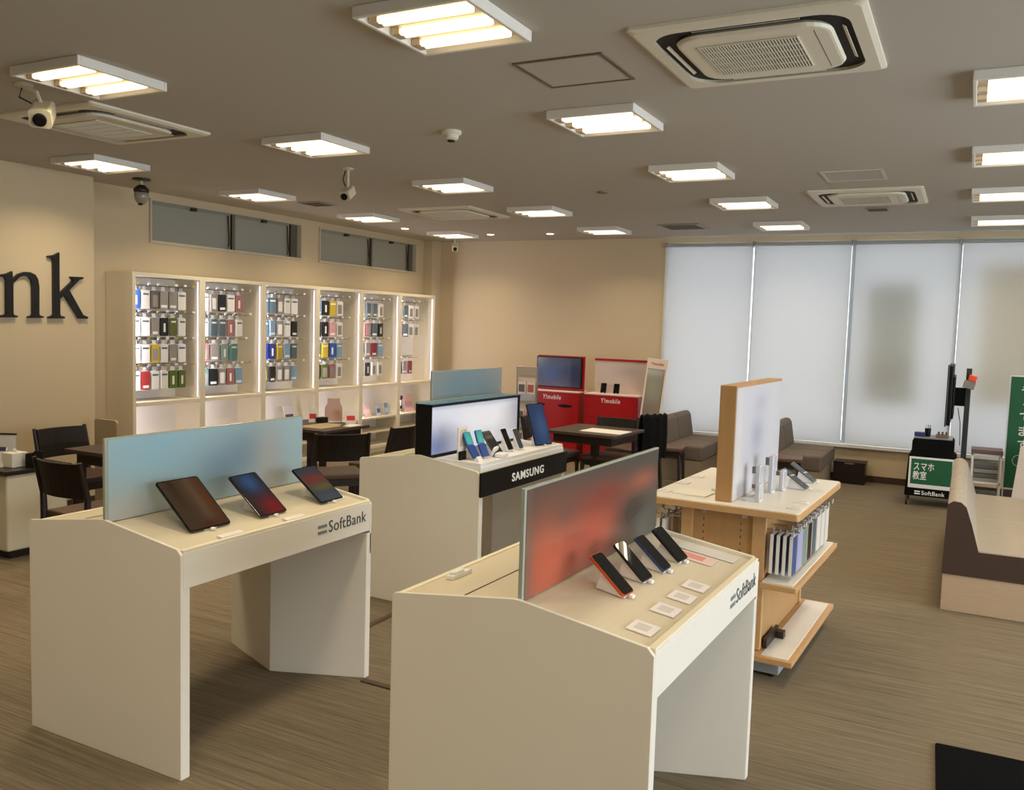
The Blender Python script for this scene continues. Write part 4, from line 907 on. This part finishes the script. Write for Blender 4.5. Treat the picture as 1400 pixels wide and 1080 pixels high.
# table top items
t = thing('floor_mat', 'black doormat on the carpet in the bottom right corner', 'mat', (0.75, 3.30, 0), R(2))
MB().rrect(-0.745, 0.75, -0.70, 0.70, 0.015, 0.001, 0.009).build('pile', mat('mat_black', (13, 14, 15), 0.95, var=0.1, vscale=150, spec=0.05), t)
tag(MB().box(-2.880, -2.845, 3.33, 4.25, 0.0, 0.008).build('cable_cover', mat('cover_brown', (74, 56, 42), 0.6), bevel=0.003), 'dark brown cable cover strip on the carpet between the left kiosks', 'cable cover', 'cable covers on the carpet')
tag(MB().box(-2.44, -1.56, 3.225, 3.262, 0.0, 0.008).build('cable_cover', mat('cover_brown'), bevel=0.003), 'dark brown cable cover strip on the carpet between the two front kiosks', 'cable cover', 'cable covers on the carpet')
def flat(name, label, cat, x, y, z, w_, l_, m_, rz=0, tk=0.003):
    t = thing(name, label, cat, (x, y, z), rz); MB().box(-w_/2, w_/2, -l_/2, l_/2, 0, tk).build('sheet', m_, t); return t
flat('placemat', 'white printed mat lying on the table by the red cabinets', 'mat', -3.05, 7.84, 0.7005, 0.42, 0.30, PAPER, R(-3))
flat('placemat', 'tan printed mat lying on the table before the cabinets', 'mat', -5.30, 6.38, 0.7005, 0.28, 0.40, mat('tan_mat', (176, 158, 122), 0.5))
flat('leaflet', 'white leaflet on the table before the cabinets', 'leaflet', -5.14, 6.58, 0.7005, 0.14, 0.2, PAPER)
def pop(x, y, z, label, c, w_, h_, rz=0, stripe=(200, 40, 50), name='counter_sign'): return small_card(x, y, z, w_, h_, c, label, 'sign', rz, stripe, name)
pop(-5.56, 6.54, 0.7005, 'small white and red sign at the left on the table before the cabinets', (226, 214, 210), 0.08, 0.14, R(-40), (190, 40, 50))
t = thing('card_dispenser', 'pink upright panel standing on the table before the cabinets', 'partition', (-5.44, 6.70, 0.7005), R(-35))
MB().prism([(-0.085, 0), (0.085, 0), (0.085, 0.14), (0.06, 0.19), (0.06, 0.235), (-0.06, 0.235), (-0.06, 0.19), (-0.085, 0.14)], -0.006, 0.006, 'x').build('panel', mat('salmon_board', (198, 160, 146), 0.4), t, bevel=0.003)
MB().box(-0.05, 0.05, -0.06, 0.06, 0, 0.010).build('foot', PLASTW, t)
pop(-5.22, 6.69, 0.7005, 'small white card with a red blob right of the pink panel', (230, 222, 216), 0.10, 0.13, R(-40), (206, 40, 46))
t = thing('pen_cup', 'small black box beside the pink panel on the table', 'box', (-5.50, 6.60, 0.7005)); MB().box(-0.035, 0.035, -0.05, 0.05, 0, 0.05).build('box', BLACK, t, bevel=0.003)
t = thing('desk_partition', 'beige rounded desk divider standing behind the far left table', 'partition', (-6.385, 4.9, 0), 0)
MB().rrect(-0.145, 0.135, 0.0, 0.80, 0.03, -0.012, 0.012, 'y').build('panel', mat('divider_beige', (172, 156, 126), 0.7), t, bevel=0.002)
MB().box(-0.10, 0.10, -0.09, 0.09, 0, 0.012).build('foot', METAL, t)

# left counter
t = thing('low_counter', 'white low counter with dark top at the left edge', 'counter', (0, 0, 0), 0)
MB().box(-6.75, -5.66, 3.57, 4.02, 0.06, 0.585).build('body', mat('counter_white', (214, 206, 184), 0.5), t, bevel=0.015, seg=3)
MB().box(-6.77, -5.64, 3.55, 4.04, 0.585, 0.615).build('countertop', DARKW, t, bevel=0.004)
MB().box(-6.70, -5.72, 3.62, 3.98, 0, 0.06).build('kick', DKM, t)
t = thing('pen_holder', 'black square pen holder on the low counter', 'pen holder', (-5.68+0.0, 3.78, 0.616), R(10))
w = MB(); s = 0.037
w.box(-s, s, -s, s, 0, 0.006).box(-s, s, -s, -s+0.004, 0.006, 0.095).box(-s, s, s-0.004, s, 0.006, 0.105).box(-s, -s+0.004, -s+0.004, s-0.004, 0.006, 0.095).box(s-0.004, s, -s+0.004, s-0.004, 0.006, 0.10); w.build('cup', BLACK, t)
t = thing('tissue_box', 'white tissue box on the low counter beside the pen holder', 'box', (-5.80, 3.72, 0.616), R(5)); MB().box(-0.05, 0.05, -0.06, 0.06, 0, 0.10).build('box', PAPER, t, bevel=0.004); MB().prism([(-0.03, 0.10), (0.03, 0.10), (0.012, 0.118), (-0.01, 0.125)], -0.002, 0.002, 'y').build('tissue', PLASTW, t)
t = thing('desk_calendar', 'white tent sign with a blue band on the low counter at the left edge', 'sign', (-5.91, 3.66, 0.616), R(-60))
MB().prism([(-0.05, 0), (-0.046, 0), (0, 0.125), (0.046, 0), (0.05, 0), (0.002, 0.133), (-0.002, 0.133)], -0.07, 0.07, 'y').build('card', PAPER, t)
MB().box(-0.001, 0.001, -0.068, 0.068, 0, 0.03, Matrix.Translation((0.012, 0, 0.105)) @ Matrix.Rotation(R(-20), 4, 'Y')).build('band', mat('navy_band', (60, 62, 96), 0.5), t)
t = thing('literature_holder', 'dark-edged leaflet holder behind the tent sign at the left edge', 'leaflet holder', (-6.05, 3.80, 0.616), R(-60))
MB().box(-0.03, 0.03, -0.075, 0.075, 0, 0.012).box(-0.03, -0.024, -0.075, 0.075, 0.012, 0.19).build('holder', PCLR, t)
MB().box(-0.022, -0.018, -0.07, 0.07, 0.012, 0.185).build('leaflet', PAPER, t); MB().box(-0.032, -0.016, -0.078, 0.078, 0.19, 0.20).build('top_edge', DARKW, t)

# ================================================================ RED CABINETS BY THE FAR WALL
YR = 10.0
def redcab(label, x0, x1, d, slots):
    t = thing('red_cabinet', label, 'cabinet', ((x0+x1)/2, YR+d/2, 0), 0, 'red cabinets by the far wall'); a = (x1-x0)/2
    MB().box(-a, a, -d/2, d/2, 0.0, 0.868).build('body', RED, t, bevel=0.006)
    MB().box(-a-0.004, a+0.004, -d/2-0.006, d/2, 0.868, 0.884).build('top', mat('pinkish_white', (232, 206, 200), 0.4), t, bevel=0.002)
    text('lettering', 'Y!mobile', mat('lettering_white', (244, 232, 232), 0.4, var=0), t, (-0.145 if slots else -0.13, -d/2-0.0008, 0.775), (1, 0, 0), (0, 0, 1), 0.25, 0.058, 0.002, bold=0.012, shear=0.12, sc=1.15)
    if slots:
        for sx in (-0.21, 0.165):
            pts = [(sx+0.10*math.cos(a2), 0.70+0.020*math.sin(a2)) for a2 in [2*PI*k/20 for k in range(20)]]
            MB().prism(pts, -d/2-0.003, -d/2, 'y').build('handle_slot', BLACK, t)
    else:
        MB().box(-a+0.0, a-0.0, -d/2-0.0015, -d/2-0.0005, 0.60, 0.603).build('seam', mat('red_seam', (110, 4, 12), 0.5), t)
    return t
redcab('red cabinet with two dark slots and a monitor on top', -4.955, -4.275, 0.30, True)
redcab('red cabinet with a white backdrop and two phones on top', -4.190, -3.490, 0.30, False)
t = thing('monitor', 'wide monitor with a dark blue picture on the left red cabinet', 'monitor', (-4.60, 10.12, 0.884))
MB().box(-0.315, 0.315, -0.012, 0.018, 0.035, 0.425).build('bezel', BLACK, t, bevel=0.003)
MB().box(-0.302, 0.302, -0.0135, -0.0122, 0.048, 0.413).build('screen', print_mat('monitor_picture', (46, 54, 74), [(-0.10, 0.22, 0.2, 0.14, (18, 58, 116), .95), (0.10, 0.24, 0.12, 0.08, (16, 36, 78), .9), (0.0, 0.05, 0.3, 0.05, (84, 70, 100), .7), (-0.3, 0.40, 0.1, 0.1, (110, 120, 130), .7)], 0.2, 0.2, (0, 2)), t)
MB().box(-0.31, 0.34, 0.02, 0.04, 0.0, 0.44).build('red_backing', RED, t, bevel=0.002)
t = thing('backdrop_panel', 'white backdrop with a red top stripe on the right red cabinet', 'display panel', (-3.80, 10.20, 0.884))
MB().box(-0.34, 0.335, -0.008, 0.008, 0.0, 0.40).build('sheet', print_mat('backdrop_print', (206, 190, 180), [(0.1, 0.28, 0.18, 0.08, (176, 166, 170), .7), (0.3, 0.1, 0.1, 0.2, (196, 176, 166), .6)], 0.4, 0, (0, 2)), t)
MB().box(-0.345, 0.340, -0.014, 0.010, 0.400, 0.428).build('stripe', RED, t)
for i, (x, lb) in enumerate(((-3.97, 'black phone on a white stand on the right red cabinet, left one'), (-3.80, 'black phone on a white stand on the right red cabinet, right one'))):
    device('smartphone', lb, 'phone', x, 10.06, 0.885, -PI/2+0.25, 1.0, 0.072, 0.14, BLACK, GLASSB, 'phones on the right red cabinet', 0.009)
# white slanted sign stand beside the red cabinet
t = thing('sign_stand', 'tall slim white-framed sign stand between the red cabinet and the taupe sofa', 'sign stand', (-3.47, 9.90, 0), R(8))
M = Matrix.Rotation(R(5), 4, 'Y') @ Matrix.Rotation(R(-3), 4, 'X')
MB().box(-0.02, 0.0, -0.015, 0.015, 0, 1.36, M).box(0.205, 0.225, -0.015, 0.015, 0, 1.36, M).box(0.0, 0.205, -0.015, 0.015, 1.24, 1.36, M).box(0.0, 0.205, -0.015, 0.015, 0, 0.08, M).build('frame', mat('stand_white', (236, 216, 196), 0.4), t, bevel=0.003)
MB().box(0.0, 0.205, -0.004, 0.004, 0.08, 1.24, M).build('panel', print_mat('stand_print', (150, 146, 130), [(0.1, 1.2, 0.2, 0.06, (226, 226, 222), .8), (0.1, 0.75, 0.2, 0.15, (120, 90, 84), .6), (0.15, 1.0, 0.1, 0.2, (166, 166, 146), .7)], 0.3, 0, (0, 2)), t)
text('lettering', 'Y!mobile', mat('lettering_red', (190, 40, 44), 0.4, var=0), t, M @ Vector((0.03, -0.0155, 1.285)), M.to_3x3() @ Vector((1, 0, 0)), M.to_3x3() @ Vector((0, 0, 1)), 0.15, 0.03, 0.001, bold=0.02)
# brochure rack
t = thing('brochure_rack', 'narrow metal brochure rack left of the red cabinets', 'rack', (-4.66, 9.30, 0), 0)
f = MB()
for x in (-0.135, 0.135): f.tube([(x, 0.06, 0.0), (x, 0.03, 1.20)], 0.008, 8)
for z in (0.30, 0.62, 0.94, 1.20): f.tube([(-0.135, 0.05, z), (0.135, 0.05, z)], 0.005, 6)
f.tube([(-0.135, 0.06, 0.01), (-0.135, -0.16, 0.01), (0.135, -0.16, 0.01), (0.135, 0.06, 0.01)], 0.008, 8)
f.build('frame', METAL, t)
MB().box(-0.13, 0.13, 0.02, 0.03, 1.10, 1.20).build('header_sign', mat('rack_sign', (168, 156, 140), 0.5), t)
MB().box(-0.125, 0.125, 0.045, 0.052, 0.12, 1.10).build('back_board', mat('rack_board', (206, 190, 172), 0.5), t)
for k, z in enumerate((0.22, 0.48, 0.80)):
    MB().box(-0.12, 0.12, -0.05+0.02*k, -0.045+0.02*k, z, z+0.08).box(-0.12, 0.12, -0.05+0.02*k, 0.03, z-0.006, z).build('pocket', METAL, t)
for k, (z, c) in enumerate(((0.22, (206, 186, 172)), (0.48, (214, 196, 184)), (0.80, (224, 210, 198)))):
    for q in (0, 1):
        p = thing('brochure', '%s brochure in the %s pocket of the narrow rack' % (['left', 'right'][q], ['bottom', 'middle', 'top'][k]), 'brochure', (-4.66-0.06+0.12*q, 9.30-0.02+0.02*k, z), 0, 'brochures in the narrow rack')
        MB().box(-0.052, 0.052, -0.008, 0.008, 0.001, 0.22).build('cover', mat('brochure_%d' % k, c, 0.4), p); MB().box(-0.04, 0.04, -0.0095, -0.0082, 0.10, 0.19).build('print', mat('brochure_ink%d' % q, ((96, 92, 96), (168, 92, 84))[q], 0.5), p)
# dark box on the floor under the blinds
t = thing('storage_box', 'dark brown box on the floor against the far wall', 'box', (-1.125, 10.68, 0), 0)
MB().box(-0.17, 0.17, -0.12, 0.12, 0, 0.23).build('box', DARKW, t, bevel=0.004); MB().box(-0.175, 0.175, -0.125, 0.125, 0.23, 0.25).build('lid', DARKW, t, bevel=0.003)
MB().box(-0.05, 0.05, -0.128, -0.1255, 0.228, 0.240).build('handle', METAL, t)

# ================================================================ CART, TELEVISION, RACK, BANNER
YC = 9.62
t = thing('service_cart', 'black covered cart with a green framed sign and white lettering', 'cart', (-0.255, YC+0.2, 0), 0)
MB().prism([(-0.235, 0.10), (0.235, 0.10), (0.215, 0.52), (0.19, 0.53), (0.19, 0.66), (0.17, 0.685), (-0.17, 0.685), (-0.19, 0.66), (-0.19, 0.53), (-0.215, 0.52)], -0.2, 0.2, 'y').build('cover', MATTEB, t, bevel=0.008)
MB().box(-0.17, 0.17, -0.18, 0.18, 0.685, 0.695).build('top', mat('cart_top', (150, 156, 160), 0.3), t)
sg = MB().box(-0.205, 0.205, -0.212, -0.203, 0.185, 0.500).build('sign_frame', PLASTW, t, bevel=0.003)
MB().box(-0.185, 0.185, -0.2135, -0.2122, 0.225, 0.480).build('sign_face', GREEN, sg)
text('sign_lettering', 'スマホ\n教室', mat('lettering_plain', (240, 240, 236), 0.5, var=0), sg, (-0.165, -0.2142, 0.27), (1, 0, 0), (0, 0, 1), 0.19, 0.175, 0.0015, bold=0.012)
text('lettering', 'SoftBank', mat('lettering_plain'), t, (-0.075, -0.2015, 0.118), (1, 0, 0), (0, 0, 1), 0.21, 0.042, 0.0015, bold=0.01)
MB().box(-0.14, -0.088, -0.2025, -0.2012, 0.143, 0.156).box(-0.14, -0.088, -0.2025, -0.2012, 0.120, 0.133).build('logo_bars', mat('lettering_plain'), t)
for x in (-0.21, 0.21):
    for y in (-0.17, 0.17):
        MB().tube([(x, y, 0.035), (x, y, 0.10)], 0.012, 8).build('leg', mat('leg_brown', (96, 50, 44), 0.5), t)
        MB().lathe([(0.022, -0.008), (0.022, 0.008)], 14, (0, 0), Matrix.Translation((x, y, 0.022)) @ Matrix.Rotation(R(90), 4, 'Y')).build('caster', BLACK, t)
t = thing('blue_tray', 'small blue tray on the black cart, left', 'tray', (-0.385, 9.76, 0.696)); MB().box(-0.05, 0.05, -0.04, 0.04, 0, 0.04).build('tray', mat('tray_blue', (40, 52, 110), 0.5), t, bevel=0.004)
t = thing('pen_cup', 'black cup of pens on the black cart', 'pen holder', (-0.315, 9.80, 0.696)); MB().lathe([(0.026, 0), (0.03, 0.08)], 14).build('cup', BLACK, t)
for k in range(3): MB().tube([(0.012*(k-1), 0, 0.02), (0.02*(k-1), 0.01, 0.115)], 0.004, 6).build('pen', (METAL, mat('tray_blue'), BLACK)[k], t)
t = thing('wooden_tray', 'small wooden stamp tray on the black cart, right', 'tray', (-0.18, 9.78, 0.696)); MB().box(-0.06, 0.06, -0.04, 0.04, 0, 0.03).build('tray', mat('tray_wood', (150, 108, 88), 0.5), t, bevel=0.003)
for k in range(3): MB().lathe([(0.008, 0.03), (0.008, 0.045), (0.011, 0.055)], 10, (-0.035+0.035*k, 0)).build('peg', mat('peg_dark', (70, 56, 56), 0.5), t)
t = thing('television', 'flat television on a black pole stand, seen almost edge-on', 'television', (0.0, 9.9, 0), 0)
MB().box(-0.165, -0.150, -0.50, 0.50, 0.84, 1.44).build('screen_front', mat('tv_glass', (60, 66, 72), 0.08, var=0), t, bevel=0.002)
MB().box(-0.150, -0.115, -0.49, 0.49, 0.85, 1.43).box(-0.115, -0.095, -0.28, 0.28, 0.90, 1.32).build('casing', BLACK, t, bevel=0.008)
MB().box(-0.095, 0.0, -0.06, 0.06, 1.02, 1.20).build('wall_arm', MATTEB, t, bevel=0.004)
MB().box(-0.005, 0.045, -0.03, 0.03, 0.05, 1.40).build('pole', mat('pole_grey', (62, 66, 66), 0.4, 0.3), t, bevel=0.004)
MB().box(-0.005, 0.085, -0.15, 0.25, 0.0, 0.05).build('base', MATTEB, t, bevel=0.006)
MB().tube([(-0.06, -0.05, 1.0), (-0.03, -0.06, 0.85), (-0.02, -0.05, 0.62)], 0.004, 6).build('cable', BLACK, t)
t = thing('webcam', 'orange camera head in a grey cradle clamped to the top of the television pole', 'camera', (0.03, 9.822, 1.24), 0)
M = Matrix.Rotation(R(-14), 4, 'Y').inverted()
MB().box(-0.055, 0.05, -0.04, 0.04, -0.04, 0.035, M).build('cradle', mat('cradle_grey', (150, 148, 140), 0.5), t, bevel=0.006)
MB().box(-0.03, 0.045, -0.045, 0.02, 0.036, 0.10, M).build('head', mat('orange_head', (255, 96, 60), 0.4, var=0), t, bevel=0.008)
t = thing('magazine_rack', 'low white magazine rack with a dark top left of the green banner', 'rack', (0.228, 9.95, 0), 0)
f = MB()
for x in (-0.135, 0.115):
    for y in (-0.13, 0.11): f.box(x, x+0.02, y, y+0.02, 0, 0.56)
for z in (0.06, 0.26, 0.54): f.box(-0.135, 0.135, -0.13, 0.13, z, z+0.018)
f.build('frame', PLASTW, t, bevel=0.002)
MB().box(-0.14, 0.14, -0.14, 0.14, 0.56, 0.60).build('top', mat('rack_top', (110, 88, 86), 0.5), t, bevel=0.004)
for k, z in enumerate((0.278, 0.078)):
    for q in range(4 if k == 0 else 2):
        p = thing('magazine', 'grey magazine lying in the %s shelf of the white rack, layer %s from the bottom' % (['upper', 'lower'][k], ['one', 'two', 'three', 'four'][q]), 'magazine', (0.228, 9.95, z+q*0.045+0.001), 0, 'magazines in the white rack')
        MB().box(-0.105, 0.105, -0.12, 0.10, 0, 0.038).build('pages', mat('mag_%d' % (q % 2), ((150, 146, 138), (96, 98, 92))[q % 2], 0.5), p)
t = thing('green_banner', 'green standing banner with white Japanese writing at the right edge', 'banner', (0.64, 10.0, 0), 0)
MB().box(-0.245, 0.245, -0.002, 0.002, 0.22, 1.335).build('cloth', GREEN, t)
MB().tube([(-0.25, 0.006, 1.34), (0.25, 0.006, 1.34)], 0.006, 8).tube([(-0.25, 0.006, 0.04), (-0.25, 0.006, 1.34)], 0.006, 8).build('pole', PLASTW, t)
MB().box(-0.25, 0.25, -0.12, 0.12, 0.0, 0.03).build('base', METAL, t, bevel=0.003)
for k, chx in enumerate('やってます'):
    text('lettering', chx, mat('lettering_plain'), t, (-0.150+0.02*(chx == 'っ'), -0.0035, 1.155-k*0.135), (1, 0, 0), (0, 0, 1), 0.095 if chx != 'っ' else 0.07, 0.10 if chx != 'っ' else 0.06, 0.001, bold=0.015)
MB().tube([(-0.13+0.055*math.cos(a), -0.003, 0.50+0.055*math.sin(a)) for a in [2*PI*k/24 for k in range(24)]], 0.002, 5, True).build('ring', mat('lettering_plain'), t)
t = thing('white_sign', 'white standing sign in front of the green banner, cut by the right edge', 'sign', (0.64, 9.55, 0), 0)
MB().box(-0.205, 0.20, -0.008, 0.008, 0.06, 0.68, Matrix.Rotation(R(5), 4, 'Y')).build('panel', mat('sign_cream', (222, 208, 196), 0.5), t, bevel=0.002)
MB().box(-0.22, -0.18, -0.08, 0.08, 0, 0.05).box(0.16, 0.20, -0.08, 0.08, 0, 0.05).build('foot', BLACK, t)
# kind hints
for o in bpy.data.objects:
    if o.parent is None and o.type == 'LIGHT': pass
